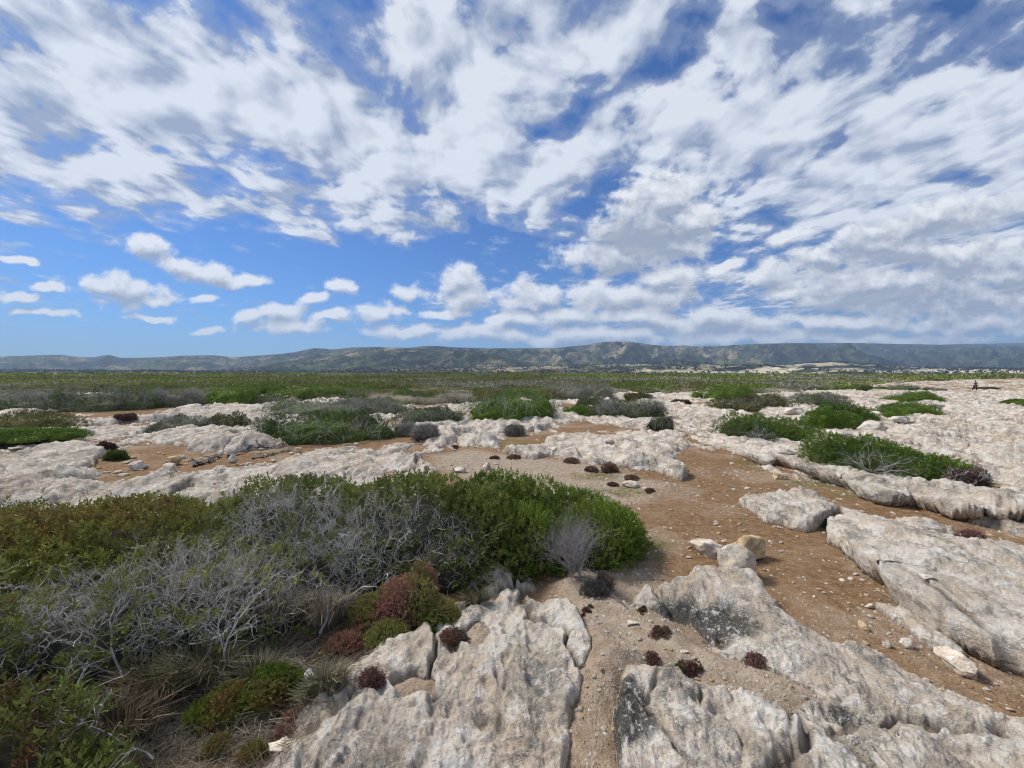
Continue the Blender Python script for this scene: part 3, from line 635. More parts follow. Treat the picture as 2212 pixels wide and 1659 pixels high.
def blades(P, h, seed, lean=.35, width=.003, droop=.5, dirs=None):
    g = np.random.default_rng(seed); n = len(P); h = np.broadcast_to(h, (n,))*g.uniform(.55, 1.25, n)
    d = g.normal(size=(n, 3)) if dirs is None else dirs + g.normal(size=(n, 3))*.25
    d[:, 2] = 0; d = nrm(d); s = np.cross(d, UP); lean = lean*g.uniform(.2, 1.6, n)
    v1 = nrm(UP + d*lean[:, None]); v2 = nrm(UP*(1-droop*g.uniform(0, 1.6, (n, 1))) + d*(lean*1.8 + .25)[:, None])
    m = P + v1*(h*.55)[:, None]; t = m + v2*(h*.5)[:, None]; w = width*g.uniform(.6, 1.3, (n, 1))
    co = np.stack([P-s*w, P+s*w, m+s*w*.8, m-s*w*.8, t+s*w*.15, t-s*w*.15], 1).reshape(-1, 3); b = np.arange(n)[:, None]*6
    return co, np.concatenate([b + np.array([[0, 1, 2, 3]]), b + np.array([[3, 2, 4, 5]])])
def gzs(P): return ground(P[:, 0], P[:, 1], False)

LENT = [(.085, .11, .028), (.125, .16, .036), (.17, .205, .048), (.24, .255, .055)]
LENTW = [(.10, .135, .032), (.17, .195, .046), (.235, .235, .055), (.25, .18, .06)]
JUN = [(.10, .155, .024), (.14, .21, .03), (.185, .26, .042), (.19, .23, .045)]
GREY = [(.15, .17, .09), (.22, .23, .155), (.31, .31, .24)]
DEADZ = [(-1.30, 2.72, .70, .42), (-1.95, 2.35, .65, .42), (-1.55, 3.02, .95, .34), (-.70, 2.98, .5, .26), (-2.55, 2.12, .55, .35), (-1.2, 2.5, .5, .3)]
def deadness(P):
    v = np.zeros(len(P))
    for cx, cy, rx, ry in DEADZ: v = np.maximum(v, ss(1.05, .62, np.hypot((P[:, 0]-cx)/rx, (P[:, 1]-cy)/ry)))
    return v
# the large grey and green lentisk
def lentisk():
    lobes = [(-.95, 3.42, .95, .62, .70), (-1.9, 3.32, .95, .62, .70), (-.28, 3.36, .58, .52, .58), (-2.85, 2.98, .95, .6, .64), (-3.85, 2.75, .95, .7, .60), (-5.0, 2.6, 1.0, .8, .6), (-4.3, 2.0, .9, .6, .55), (-2.35, 2.55, .85, .55, .5), (-1.4, 2.95, .62, .42, .47), (-3.25, 2.1, .85, .6, .5), (-1.85, 2.5, .55, .45, .42), (-2.55, 2.1, .65, .38, .40), (-.55, 3.05, .42, .30, .33)]
    t = empty('lentisk_shrub', (0, 0, 0), 'broad dark green lentisk tangled with bleached grey twigs beside the white outcrop', 'shrub')
    g = np.random.default_rng(5)
    def thin(P): return g.uniform(size=len(P)) >.86*deadness(P)*(P[:, 2] < .66)
    P, N = lobes_points(lobes, 15500, 5, .2, .35); kp = thin(P); P, N = P[kp], N[kp]
    co, f, own = sprigs(P, N, 9, .058, .036, .38, 5, .6)
    w = ss(-1.7, -3.0, P[:, 0])[:, None]; c = (tones(P, LENT, 1.5, 5)*(1-w) + tones(P, LENTW, 1.3, 6)*w)[own]*g.uniform(.7, 1.35, (len(own), 1))
    mesh('foliage', co, f, LEAF, t, col=np.repeat(np.clip(c, 0, 1), 4, 0))
    hull('branch_thicket', lobes, t, WOOD, (.055, .052, .036), .70, 5)
    # bleached dead twigs over the front of it
    P, N = lobes_points(lobes, 11000, 8, .2, .3); dd = deadness(P); kp = g.uniform(size=len(P)) < dd*.66*(P[:, 2] > .05); P, N = P[kp], N[kp]
    s1 = twigs(P - N*.10, N*.6 + UP*.7 + g.normal(size=P.shape)*.55, g.uniform(.09, .20, len(P)), .0033, 3, 2.8, 9, .55, 5, 1.0, .2)
    twig_mesh('dead_twig', s1, WOOD, t, (.50, .47, .42), .45, 3)['kind'] = 'stuff'
    # longer arching bare limbs
    pts = [(-2.25, 1.95, .05), (-2.1, 1.85, .05), (-1.75, 2.2, .08), (-1.45, 2.45, .1), (-1.05, 2.6, .12), (-1.9, 2.6, .35), (-1.2, 2.85, .4), (-.9, 2.75, .25)]
    for i in range(32):
        q = g.normal(size=(1, 3))*.05 + np.array([pts[i//4]]); d = np.array([[g.normal()*.9, g.normal()*.4 - .2, g.uniform(.2, .9)]])
        twig_mesh('dead_branch', twigs(q, d, g.uniform(.16, .28), .0042, 3, 3.0, 20+i, .5, 6, .9, .1), WOOD, t, (.46, .445, .43), .25, i)
    for i, (vx, vy, z, dx, dy) in enumerate([(330, 1640, .02, -.5, .35), (275, 1500, .05, -.4, .3), (470, 1470, .04, .2, .5), (690, 1370, .05, .1, .6)]):
        x, y = at(vx, vy, z)
        twig_mesh('dead_branch', twigs(np.array([[x, y, gz(x, y)+z]]), np.array([[dx, dy, .55]]), .42, .008, 4, 3.2, 40+i, .45, 7, .8, .05), WOOD, t, (.36, .345, .325), .25, i)
    t2 = empty('lentisk_shrub', (0, 0, 0), 'lentisk with coppery leaf tips at the very edge of the big grey-twigged shrub', 'shrub')
    lb = [(-2.15, 1.42, .55, .36, .36), (-2.9, 1.65, .6, .45, .5), (-1.75, 1.33, .32, .22, .22), (-2.6, 1.15, .6, .4, .4)]
    foliage('foliage', t2, lb, 1700, 10, .085, .036, .36, LENT[:3] + [(.12, .10, .03), (.15, .07, .03)], 15, inner=.4, scale=2.5, lump=.3)
    hull('branch_thicket', lb, t2, WOOD, (.06, .05, .035), .68, 15)
    P, N = lobes_points(lb, 90, 16); twig_mesh('dead_twig', twigs(P-N*.08, N*.4+UP*.8+g.normal(size=P.shape)*.5, .2, .004, 3, 2, 17), WOOD, t2, (.33, .31, .29), .35, 4)
lentisk()
settle(bpy.data.objects['lentisk_shrub'], -1.8, 2.8); settle(bpy.data.objects['lentisk_shrub.001'], -2.2, 1.5)
def juniper_near():
    t = empty('juniper_shrub', (0, 0, 0), 'bright green rounded juniper growing out of the end of the lentisk thicket', 'shrub')
    lobes = [(.10, 3.40, .44, .42, .47), (.72, 3.48, .40, .40, .48), (.40, 3.80, .75, .34, .54), (-.15, 3.92, .5, .28, .6), (1.0, 3.62, .28, .34, .34), (.42, 3.34, .3, .3, .34)]
    foliage('foliage', t, lobes, 6800, 11, .055, .021, .42, JUN, 31, FINE, .2, .35, 2.4, .55, rnd=.45)
    hull('branch_thicket', lobes, t, WOOD, (.06, .07, .03), .74, 31)
    b = empty('dry_shrub', (0, 0, 0), 'leafless grey twiggy shrub in front of the bright green juniper', 'shrub')
    x, y = at(1238, 1268); g = np.random.default_rng(3); z = gz(x, y)
    q = np.array([[x, y, z]])+g.normal(size=(12, 3))*[.015, .015, 0]
    twig_mesh('trunk', twigs(q[:4], [[.1, .05, 1]]*4, .16, .011, 1, 0, 6, .3, 4), WOOD, b, (.34, .32, .30), .2)
    d = np.c_[g.normal(size=70)*.55, g.normal(size=70)*.45, np.full(70, .9)]
    twig_mesh('branch', twigs(np.repeat(q, 6, 0)[:70] + UP*.05, d, g.uniform(.2, .3, 70), .0032, 4, 3.0, 7, .4, 5, .7, .5), WOOD, b, (.30, .275, .275), .3)
    lg = np.concatenate([[at(1250, 1275)], [at(1290, 1300)], [at(1330, 1322)], [at(1352, 1345)]]); z = gzs(lg)+.015
    l = np.c_[lg, z]; o = twig_mesh('fallen_branch', (l[:-1], l[1:], np.array([.010, .008, .006]), np.array([.008, .006, .004])), WOOD, None, (.17, .15, .135)); tag(o, 'dark fallen branch on the gravel behind the rocky outcrop', 'branch')
juniper_near()
settle(bpy.data.objects['juniper_shrub'], .4, 3.5); settle(bpy.data.objects['dry_shrub'], *at(1238, 1268))

# grass and litter at the foot of the lentisk
def tussock(vx, vy, n, rad, h, ramp, label, seed, lean=.4, squash=.6, name='grass_tussock', cat='grass tuft', width=.0028):
    x, y = at(vx, vy); g = np.random.default_rng(seed); a = g.uniform(0, 6.28, n); r = rad*np.sqrt(g.uniform(0, 1, n))
    P = np.c_[x + r*np.cos(a), y + r*squash*np.sin(a), np.zeros(n)]; P[:, 2] = gzs(P) - .01
    co, f = blades(P, h, seed, lean, width, .5, np.c_[np.cos(a), np.sin(a), 0*a]*.8)
    c = tones(P, ramp, 9, seed, .35)
    return tag(mesh(name, co, f, STRAW, col=np.repeat(c, 6, 0)), label, cat)
DRY = [(.16, .13, .09), (.25, .21, .15), (.36, .31, .235)]; GG = [(.09, .10, .05), (.15, .14, .08), (.24, .205, .14)]
tussock(1028, 1318, 170, .06, .17, GG, 'grey-green grass tuft wedged beside the tip of the white outcrop', 51, .3)
tussock(705, 1535, 330, .10, .15, GG, 'sparse grey-green grass tuft next to the purple cushion on pale gravel', 52, .3)
tussock(585, 1360, 420, .16, .34, DRY, 'tall dry tawny grass clump under the bleached twigs', 53, .35)
tussock(690, 1345, 380, .16, .30, DRY, 'dry straw-coloured grass clump touching the red-green cushion mound', 54, .4)
tussock(445, 1465, 380, .14, .24, GG, 'half-green grass clump just above the low green and red cushion', 55, .45)
tussock(250, 1590, 300, .16, .26, [(.10, .08, .05), (.16, .12, .08), (.2, .16, .1)], 'brown withered grass clump in front of the coppery lentisk', 56, .5)
tussock(345, 1500, 300, .14, .24, [(.10, .08, .05), (.17, .13, .08), (.24, .2, .13)], 'brown withered grass clump between bare limbs of the lentisk', 58, .5)
tussock(560, 1470, 260, .12, .18, GG, 'short green grass clump at the upper corner of the low green and red cushion', 57, .5)
def straw():
    g = np.random.default_rng(61); n = 3600
    lo, hi = LITTER.min(0)-.1, LITTER.max(0)+.1; P = g.uniform(lo, hi, (n*3, 2)); P = P[sd(P[:, 0], P[:, 1], LITTER)[0] > -.12*g.uniform(0, 1, n*3)][:n]
    z = gzs(P); a = g.uniform(0, 6.28, len(P)); L = g.uniform(.03, .16, len(P)); d = np.c_[np.cos(a), np.sin(a), g.uniform(-.05, .35, len(P))]
    P0 = np.c_[P, z + g.uniform(.002, .03, len(P))]; s = prisms(P0, P0 + d*L[:, None], np.full(len(P), .0013), np.full(len(P), .0008))
    tag(mesh('straw_litter', *s, STRAW, col=np.repeat(tones(P0, DRY, 6, 61, .4), 6, 0)), 'loose dry straw and twigs', kind='stuff')
straw()

RED = [(.21, .26, .06), (.25, .265, .07), (.27, .24, .085), (.33, .21, .12), (.38, .18, .145)]
GRN = [(.13, .19, .03), (.18, .23, .042), (.23, .20, .055), (.30, .13, .07)]
PUR = [(.17, .085, .08), (.22, .11, .10), (.25, .18, .12)]
MAR = [(.16, .09, .065), (.22, .12, .085), (.27, .17, .115)]
DRK = [(.10, .095, .09), (.15, .14, .13), (.20, .12, .09), (.26, .14, .085)]
def cushion(lobes_v, n, ramp, label, seed, leaf=.012, k=7, slen=.022, name='cushion_plant', cat='plant', asp=.42, group=None, hcol=(.05, .045, .025), lump=.28, scale=5.0):
    """lobes: (x, y of the foot in survey units, half width, half depth, height in metres)"""
    g0 = np.array([at(l[0], l[1]) for l in lobes_v]); lobes = [(p[0], p[1] + l[3]*.75, l[2], l[3], l[4]) for p, l in zip(g0, lobes_v)]
    cx, cy = lobes[0][0], lobes[0][1]; z = gz(cx, cy) - .012
    t = empty(name, (cx, cy, z), label, cat, group)
    lc = [(l[0]-cx, l[1]-cy, l[2], l[3], l[4]) for l in lobes]
    foliage('foliage', t, lc, n, k, slen, leaf, asp, ramp, seed, FINE, lump, .3, scale, .5, rnd=.45)
    hull('stem_mat', lc, t, WOOD, hcol, .78, seed)
    return t
cushion([(858, 1388, .30, .22, .31), (940, 1392, .16, .17, .21), (905, 1335, .12, .12, .36), (795, 1368, .16, .16, .21)], 4800, RED[:3] + RED[2:], 'large mounded cushion mottled olive and red against the lentisk', 71, .014, scale=4.2)
cushion([(895, 1380, .085, .08, .15)], 500, [(.26, .10, .08), (.29, .12, .095), (.22, .14, .075)], 'dusky red knob on the flank of the large olive cushion', 72)
cushion([(735, 1420, .115, .08, .10), (765, 1400, .07, .06, .08)], 800, RED[1:], 'small red cushion between straw litter and the large olive mound', 73)
cushion([(835, 1420, .125, .09, .11)], 800, RED[1:], 'brick red cushion below the large olive mound, touching the white rock', 74)
cushion([(975, 1428, .075, .055, .07), (990, 1425, .05, .05, .06)], 420, DRK + [(.12, .12, .03)], 'little charcoal and red cushion sitting on the white outcrop', 75)
cushion([(470, 1570, .13, .12, .10), (560, 1545, .13, .14, .13), (415, 1575, .07, .08, .06), (545, 1510, .10, .1, .09)], 2600, GRN, 'low lumpy cushion, lime green below and rusty on top, in the straw', 76, .015, scale=5)
cushion([(798, 1548, .055, .045, .07)], 330, PUR, 'dark purple cushion beside the sparse grass tuft on gravel', 77)
cushion([(605, 1615, .05, .06, .05), (618, 1580, .04, .05, .04)], 300, RED[2:] + [(.12, .10, .04)], 'thin rusty cushion at the gravel margin under the straw', 78)
cushion([(535, 1656, .06, .05, .05)], 260, GRN[1:], 'tiny rusty green cushion at the bottom of the straw slope', 79)
cushion([(455, 1640, .05, .05, .05)], 240, GRN[1:], 'tiny orange green cushion below the lime green cushion', 80)
cushion([(1288, 1318, .105, .07, .09), (1310, 1300, .06, .06, .09)], 620, DRK, 'round charcoal and russet cushion alone on gravel between the two outcrops', 81)
cushion([(270, 1560, .08, .07, .09)], 500, [(.12, .095, .085), (.18, .15, .135), (.23, .2, .185)], 'pinkish grey dead cushion under the lentisk', 90, .008)
for i, (vx, vy, w_, h_, lab) in enumerate([(1425, 1408, .05, .04, 'maroon succulent at the rim of the dark rock hollow'), (1410, 1466, .035, .03, 'small maroon succulent at the tip of the bottom rock wedge'), (1486, 1500, .06, .06, 'maroon and dark green succulent in the gravel pocket beside the rock wedge'), (1640, 1468, .055, .045, 'maroon succulent on the rock under the big outcrop, green on one side'), (1268, 1352, .03, .018, 'flat maroon rosette on gravel below the charcoal cushion'), (1638, 1210, .045, .03, 'purple succulent tucked against the tan boulder'), (1385, 1352, .025, .02, 'small purple tuft in the outcrop notch')]):
    g_ = random.Random(50+i); lb_ = [(vx, vy, w_*.8, w_*.6, h_)] + [(vx + g_.uniform(-1, 1)*w_*330, vy + g_.uniform(-12, 8), w_*g_.uniform(.25, .6), w_*g_.uniform(.3, .5), h_*g_.uniform(.4, .9)) for _ in range(5)]
    cushion(lb_, int(120 + 4200*w_), (PUR if i % 2 else PUR[:2] + [(.13, .10, .05), (.09, .12, .035)]), lab, 100+i, .0095, 6, .010, 'succulent_plant', 'succulent', .5, hcol=(.08, .05, .04), lump=.5, scale=14)
GR_MAR = 'dark maroon cushions dotted over the pale gravel flat'
for i, (vx, vy, w_, h_, lab) in enumerate([(1236, 1001, .13, .08, 'maroon cushion propped on a flat white slab below the ledge'), (1321, 1021, .15, .15, 'largest maroon cushion, heaped high on the gravel flat'), (1278, 1020, .10, .06, 'maroon cushion left of the largest heaped one'), (1112, 991, .12, .06, 'flat maroon cushion against the front of the white ledge'), (1069, 992, .08, .05, None), (982, 969, .07, .05, 'maroon cushion leaning on a grey rock of the ledge'), (1367, 1036, .11, .05, 'brown-green cushion right of the largest maroon one'), (1324, 1050, .09, .03, None), (1405, 1062, .06, .03, None)]):
    g_ = random.Random(i); lb_ = [(vx, vy, w_, w_*.7, h_)] + [(vx + g_.uniform(-1, 1)*w_*90, vy + g_.uniform(-2, 3), w_*g_.uniform(.3, .6), w_*.4, h_*g_.uniform(.4, .8)) for _ in range(2)]
    cushion(lb_, 420, MAR if i % 3 else MAR + [(.13, .12, .05)], lab or 'small maroon cushion scattered on the gravel flat', 120+i, .018, 6, .02, group=GR_MAR, lump=.5)
# ------------------------------------------------------------------ shrubs in the middle distance
OLI = [(.085, .09, .03), (.135, .135, .045), (.185, .16, .06)]
DGR = [(.05, .08, .02), (.075, .115, .028), (.11, .155, .036)]
BGR = [(.075, .125, .02), (.11, .185, .026), (.155, .235, .034)]
KIND = dict(o=OLI, d=DGR, b=BGR, g=GREY, m=[(.08, .125, .032), (.13, .155, .065), (.20, .21, .14)], r=[(.10, .06, .05), (.15, .09, .075), (.2, .15, .10)])
def shrub_parts(t, rx, ry, h, kind, seed, n=1500, leaf=.05, dead=0.0, k=5, link=True):
    g = np.random.default_rng(seed); nl = max(3, min(12, int(rx/ry*3)+3))
    lobes = [(0, 0, rx*.92, ry*.95, h*.88)] + [(g.uniform(-.8, .8)*rx, g.uniform(-.7, .7)*ry, rx*g.uniform(.2, .40), ry*g.uniform(.3, .55), h*g.uniform(.45, 1.05)) for _ in range(nl)]
    a = foliage('foliage', t, lobes, n, k, leaf*1.4, leaf, .42, KIND[kind], seed, LEAF, .26, .3, 1.2/max(rx, .4)+.6, .5, link=link, rnd=.5)
    b = hull('branch_thicket', lobes, t, WOOD, np.array(KIND[kind]).mean(0)*.8, .76, seed)
    c = None
    if dead:
        P, N = lobes_points(lobes, int(900*dead), seed+1, .26, .1); sel = (P[:, 1] < ry*.1) & (P[:, 2] < h*(.45 + .4*dead)); P, N = P[sel], N[sel]
        c = twig_mesh('dead_twig', twigs(P - N*.1*h, N*.5 + UP*.7 + g.normal(size=P.shape)*.5, .30*h+.08, .0045+.0004*rx, 2, 3, seed, .5, 4, .9, .3), WOOD, t, (.40, .39, .365), .35, seed)
    return a, b, c
def shrub_v(x0, x1, yt, yb, kind, label, seed, dead=0.0, name='mound_shrub', n=1500, leaf=.05, lift=0.0, deep=.55, rz=0):
    fx, fy = at((x0+x1)/2, yb, lift); rx = (x1-x0)*K/F*fy/2; ry = min(rx*deep, 2.2); cx, cy = fx*(fy+ry*.8)/fy, fy + ry*.8; z = gz(cx, cy) - .03
    ztop = EYE + (374 - yt*K)/F*(cy); h = max(.15, ztop - z)
    t = empty(name, (cx, cy, z), label, 'shrub', rz=rz)
    shrub_parts(t, rx*1.12, ry*1.1, h*1.05, kind, seed, n, leaf, dead); return t
SHR = [
 (-60,190,888,944,'o','low brown-green shrub jutting over pale rock, above a brighter green one',0),
 (-80,167,930,970,'b','bright grass-green low shrub hugging the white ledge',0),
 (-120,115,872,893,'d','dark green shrub behind the brown-green one',0),
 (60,335,836,889,'m','wide grey-green shrub filmed with dead twigs above an ochre soil strip',.9),
 (-60,100,842,876,'g','ashen shrub next to the wide twig-filmed one',.6),
 (325,436,843,880,'g','grey shrub with bleached bare limbs at the end of the ochre soil strip',1.0),
 (430,560,836,878,'b','rounded green shrub standing right above white rocks',0),
 (515,606,857,876,'m','little grey dome shrub with a yellow-green top',.3),
 (555,865,862,906,'m','long grey-green heath-like shrub spreading over the rock',.8),
 (520,845,890,962,'d','big domed shrub, green crown and a skirt of grey twigs, amid pale rocks',.45),
 (660,790,893,935,'b','fresh green tuft of shrub on the crown of the big grey-skirted dome',0),
 (358,465,899,928,'g','dusty grey-green mat of shrub on the pavement of white rock',.5),
 (444,535,897,927,'o','olive shrub joined to the dusty grey-green mat',.2),
 (316,368,918,938,'g','small dusty shrub in front of the grey-green mat',.3),
 (255,288,901,916,'r','small blackish shrub among pale rocks',0),
 (235,265,982,994,'d','tiny green shrub on brown soil near two boulders',0),
 (218,242,962,977,'r','tiny dark shrub at the edge of the brown soil patch',0),
 (853,992,879,921,'m','smooth rounded grey-green dome shrub on the white ledge',.3),
 (855,902,917,943,'g','small ash grey shrub below the smooth rounded dome',.8),
 (893,943,922,956,'r','lilac-grey brushy shrub beside the small ash grey one',.9),
 (713,862,862,900,'g','grey brush shrub behind the big domed one',.9),
 (978,1215,846,912,'b','broad bright green shrub with a dark twiggy base in mid plain',.4),
 (1215,1308,877,903,'b','low green shrub trailing from the broad bright one',0),
 (1285,1430,862,909,'m','brown and grey shrub with a hollow of bleached twigs',.8),
 (1406,1448,903,931,'d','small green shrub rooted in a crack of the white pavement',.4),
 (1168,1320,828,864,'g','large silver-grey shrub standing above the green field',.9),
 (1250,1318,860,881,'m','grey-green dome in front of the silver-grey shrub',.3),
 (1352,1412,850,867,'o','olive shrub at the tip of the pale rock tongue',.1),
 (1452,1487,867,879,'r','small dark cushion shrub on bare pale ground',0),
 (1502,1640,836,868,'b','vivid green shrub on the rock rim, field behind it',0),
 (1545,1712,853,888,'o','olive shrub in front of the vivid green one',.4),
 (1685,1835,850,884,'m','grey-olive shrub with bleached limbs behind a boulder',.8),
 (1090,1132,920,942,'g','small grey-green shrub at the top of the mossy patch',.5),
 (1921,1985,829,845,'m','grey-green shrub far out on the rock plain',.3),
 (1805,1880,829,845,'d','dark green shrub at the start of the rock plain',0),
]
for i, (x0, x1, yt, yb, kd, lab, dead) in enumerate(SHR):
    far_ = yb < 900
    shrub_v(x0, x1, yt, yb, kd, lab, 200+i, dead, n=2200 if (x1-x0) > 130 else 1100, leaf=.065 if far_ else .042)
JS = [
 (1738,1894,874,926,'b','dark juniper mound between two pale boulders',0,.10),
 (1872,2032,869,900,'b','flat-topped juniper behind the pair of pale boulders',0,.12),
 (1921,2030,848,872,'b','narrow juniper strip behind the flat-topped juniper',0,.10),
 (2165,2290,864,880,'b','juniper cut by the picture edge far out on the rocks',0,.10),
]
for i, (x0, x1, yt, yb, kd, lab, dead, lf) in enumerate(JS): shrub_v(x0, x1, yt, yb, kd, lab, 260+i, dead, 'juniper_shrub', 2600, .05, lf)
def juniper_mid(cx, cy, rx, ry, h, rz, label, seed, n, dead_at=None, ramp='b'):
    z = gz(cx, cy) - .04; t = empty('juniper_shrub', (cx, cy, z), label, 'shrub', rz=rz)
    lobes = [(0, 0, rx*.8, ry*.85, h*.9), (-rx*.5, 0, rx*.45, ry*.8, h), (rx*.45, ry*.05, rx*.5, ry*.75, h*.75), (0, -ry*.4, rx*.5, ry*.5, h*.7), (rx*.78, 0, rx*.25, ry*.5, h*.45), (-rx*.1, ry*.3, rx*.5, ry*.5, h)]
    foliage('foliage', t, lobes, n, 9, .06, .028, .40, KIND[ramp], seed, FINE, .3, .35, 2.0, .45, rnd=.5)
    hull('branch_thicket', lobes, t, WOOD, (.05, .06, .025), .74, seed)
    g = np.random.default_rng(seed)
    q = np.zeros((14, 3)) + (dead_at or (0, -ry*.85, .04)); d = np.c_[g.normal(size=14)*.9, -.2+g.normal(size=14)*.3, g.uniform(.15, .8, 14)]
    twig_mesh('bare_branch', twigs(q, d, g.uniform(.18, .34, 14)*(.6+h), .0055, 4, 3.2, seed, .45, 5, .7, .1), WOOD, t, (.40, .385, .37), .2, seed)
juniper_mid(6.55, 9.9, 1.30, .75, .62, -.12, 'wind-shaped juniper with a spray of bleached branches, on the raised rock rim', 271, 3400, (-.45, -.65, .05))
juniper_mid(5.6, 5.85, 1.10, .55, .50, R(-66), 'long prostrate juniper trailing down the rock shelf at right', 272, 3600, (.1, -.42, .05))
t_ = shrub_v(2045, 2126, 1017, 1046, 'r', 'low dark red shrub at the tail of the long prostrate juniper', 280, .2, n=700, leaf=.03, lift=.3)
cushion([(1820, 1150, .14, .16, .08), (1845, 1155, .10, .09, .07)], 900, [(.07, .09, .035), (.10, .125, .045), (.14, .13, .08)], 'dark green matted plant in the notch of the right rock slab', 281, .016)
cushion([(2105, 1210, .10, .05, .05)], 260, PUR[:2], 'black-purple cushion on top of the right rock slab', 282)
#SECTION4
# ------------------------------------------------------------------ the field of low maquis
PATCH = [(640, 846, 45, 5), (880, 858, 22, 6), (1330, 833, 50, 5), (1230, 832, 40, 3), (1480, 848, 70, 10), (1700, 848, 30, 3), (1300, 858, 60, 6), (800, 870, 30, 5)]
protos = []
for i, (kd, rx, ry, h, dead) in enumerate([('b', 1, .8, .55, 0), ('d', 1, .8, .6, 0), ('o', 1, .85, .5, .2), ('m', 1, .8, .55, .5), ('g', 1, .8, .5, .8), ('b', 1, .7, .45, .2), ('d', 1, .9, .5, .3)]):
    protos.append(shrub_parts(None, rx, ry, h, kd, 300+i, 620, .085, dead, 4, True))
KN = dict(zip(range(7), ['fresh green shrub in the dense maquis of the middle plain', 'dark green shrub in the dense maquis of the middle plain', 'olive shrub in the dense maquis of the middle plain', 'grey-flecked shrub in the dense maquis of the middle plain', 'ashen twiggy shrub in the dense maquis of the middle plain', 'light green shrub in the dense maquis of the middle plain', 'dull green shrub in the dense maquis of the middle plain']))
def field():
    g = np.random.default_rng(77); cand = []
    N = 60000; u = g.uniform(-1.45, 1.45, N); y = np.exp(g.uniform(math.log(17), math.log(75), N)); x = u*y
    z = base(x, y); vx, vy = vpx(x, y, z); ok = beyond_rim(x, y) > .96
    for a, b, p, q in PATCH: ok &= np.hypot((vx-a)/p, (vy-b)/q) > 1
    # nearest first, kept apart from one another
    o = np.argsort(y); pts = []; used = np.zeros((0, 3))
    for i in o:
        if not ok[i]: continue
        r = g.uniform(.9, 1.9)*(1 + .014*(y[i]-20))
        if len(used) and (np.hypot(used[:, 0]-x[i], used[:, 1]-y[i]) < (used[:, 2] + r)*.62).any(): continue
        used = np.vstack([used, (x[i], y[i], r)])
        if len(used) >= 290: break
    t = fbm(used[:, 0]*.12, used[:, 1]*.09, 81, 3) + g.normal(size=len(used))*.09
    zz = gzs(used)
    for i, (px, py, r) in enumerate(used):
        k = int(np.clip((t[i]-.25)*2*7, 0, 6.99)); k = (5, 0, 6, 1, 2, 3, 4)[k]
        e = empty('maquis_shrub', (px, py, zz[i]-.05), KN[k], 'shrub', 'low shrubs of the dense maquis', g.uniform(-.6, .6) + math.pi*g.integers(0, 2))
        e.scale = (r*g.uniform(1, 1.35), r, g.uniform(.75, 1.25)*(1 + .12*(r-1)))
        v = g.uniform(1.15, 1.65)
        for pt in protos[k]:
            if pt is None: continue
            c = pt.copy(); C.objects.link(c); c.parent = e; c.color = (v*g.uniform(1.0, 1.2), v, v*g.uniform(.85, 1.05), 1)
            for p_ in ('kind',): pass
    for pt in protos:
        for c in pt:
            if c is not None: bpy.data.objects.remove(c)
    print('FIELD', len(used), used[:, 1].min(), used[:, 1].max())
    return used
used = field()
def far_maquis():
    g = np.random.default_rng(78); y0 = used[:, 1].max()-6
    N = 15000; u = g.uniform(-1.6, 1.6, N); y = 1/g.uniform(1/1400, 1/y0, N); x = u*y; z = base(x, y)
    vx, vy = vpx(x, y, z); ok = beyond_rim(x, y) > .98
    for a, b, p, q in PATCH: ok &= np.hypot((vx-a)/p, (vy-b)/q) > 1
    ok &= g.uniform(size=N) < lerp(1, .85, ss(.3, .6, fbm(x*.03, y*.012, 88, 2)))
    x, y, z = x[ok], y[ok], z[ok]; n = len(x); m = 34; r = np.exp(g.normal(size=n)*.35)*1.5*np.clip(y/55, 1, 4); h = g.uniform(.5, 1.0, n)*np.clip(y/120, 1, 2.2)*(1 + 1.2*ss(.94, 1, g.uniform(size=n))*ss(150, 400, y))
    th = g.uniform(0, 6.28, (n, m)); c = g.uniform(0, 1, (n, m)); s = np.sqrt(1-c*c)*g.uniform(.75, 1.05, (n, m))
    P = np.stack([x[:, None] + s*np.cos(th)*r[:, None]*1.2, y[:, None] + s*np.sin(th)*r[:, None]*.8, z[:, None] + c*h[:, None]*g.uniform(.8, 1.05, (n, m))], -1).reshape(-1, 3)
    d = np.stack([np.cos(th)*s, np.sin(th)*s, c+.3], -1).reshape(-1, 3)
    size = np.repeat(np.clip(y*.0042, .16, 1.6)*1.5, m)
    co, f = leaves(P, d + g.normal(size=d.shape)*.5, size*g.uniform(.6, 1.2, len(size)), .75, .15)
    t = np.clip(fbm(x*.05, y*.03, 81, 3)*1.9-.45 + g.normal(size=n)*.10, 0, .999)
    ramp = np.array([(.24, .31, .055), (.19, .25, .05), (.15, .20, .048), (.22, .225, .075), (.27, .25, .11), (.33, .32, .25)])
    cc = ramp[(t*6).astype(int)]*g.uniform(.75, 1.25, (n, 1))*(.55 + .9*fbm(x*.018, y*.008, 90, 3))[:, None]; cc = np.repeat(cc, m, 0)*g.uniform(.75, 1.25, (n*m, 1))
    tag(mesh('distant_maquis', co, f, LEAF, col=np.repeat(cc, 4, 0)), 'green and grey maquis reaching to the hills', kind='stuff')
far_maquis()
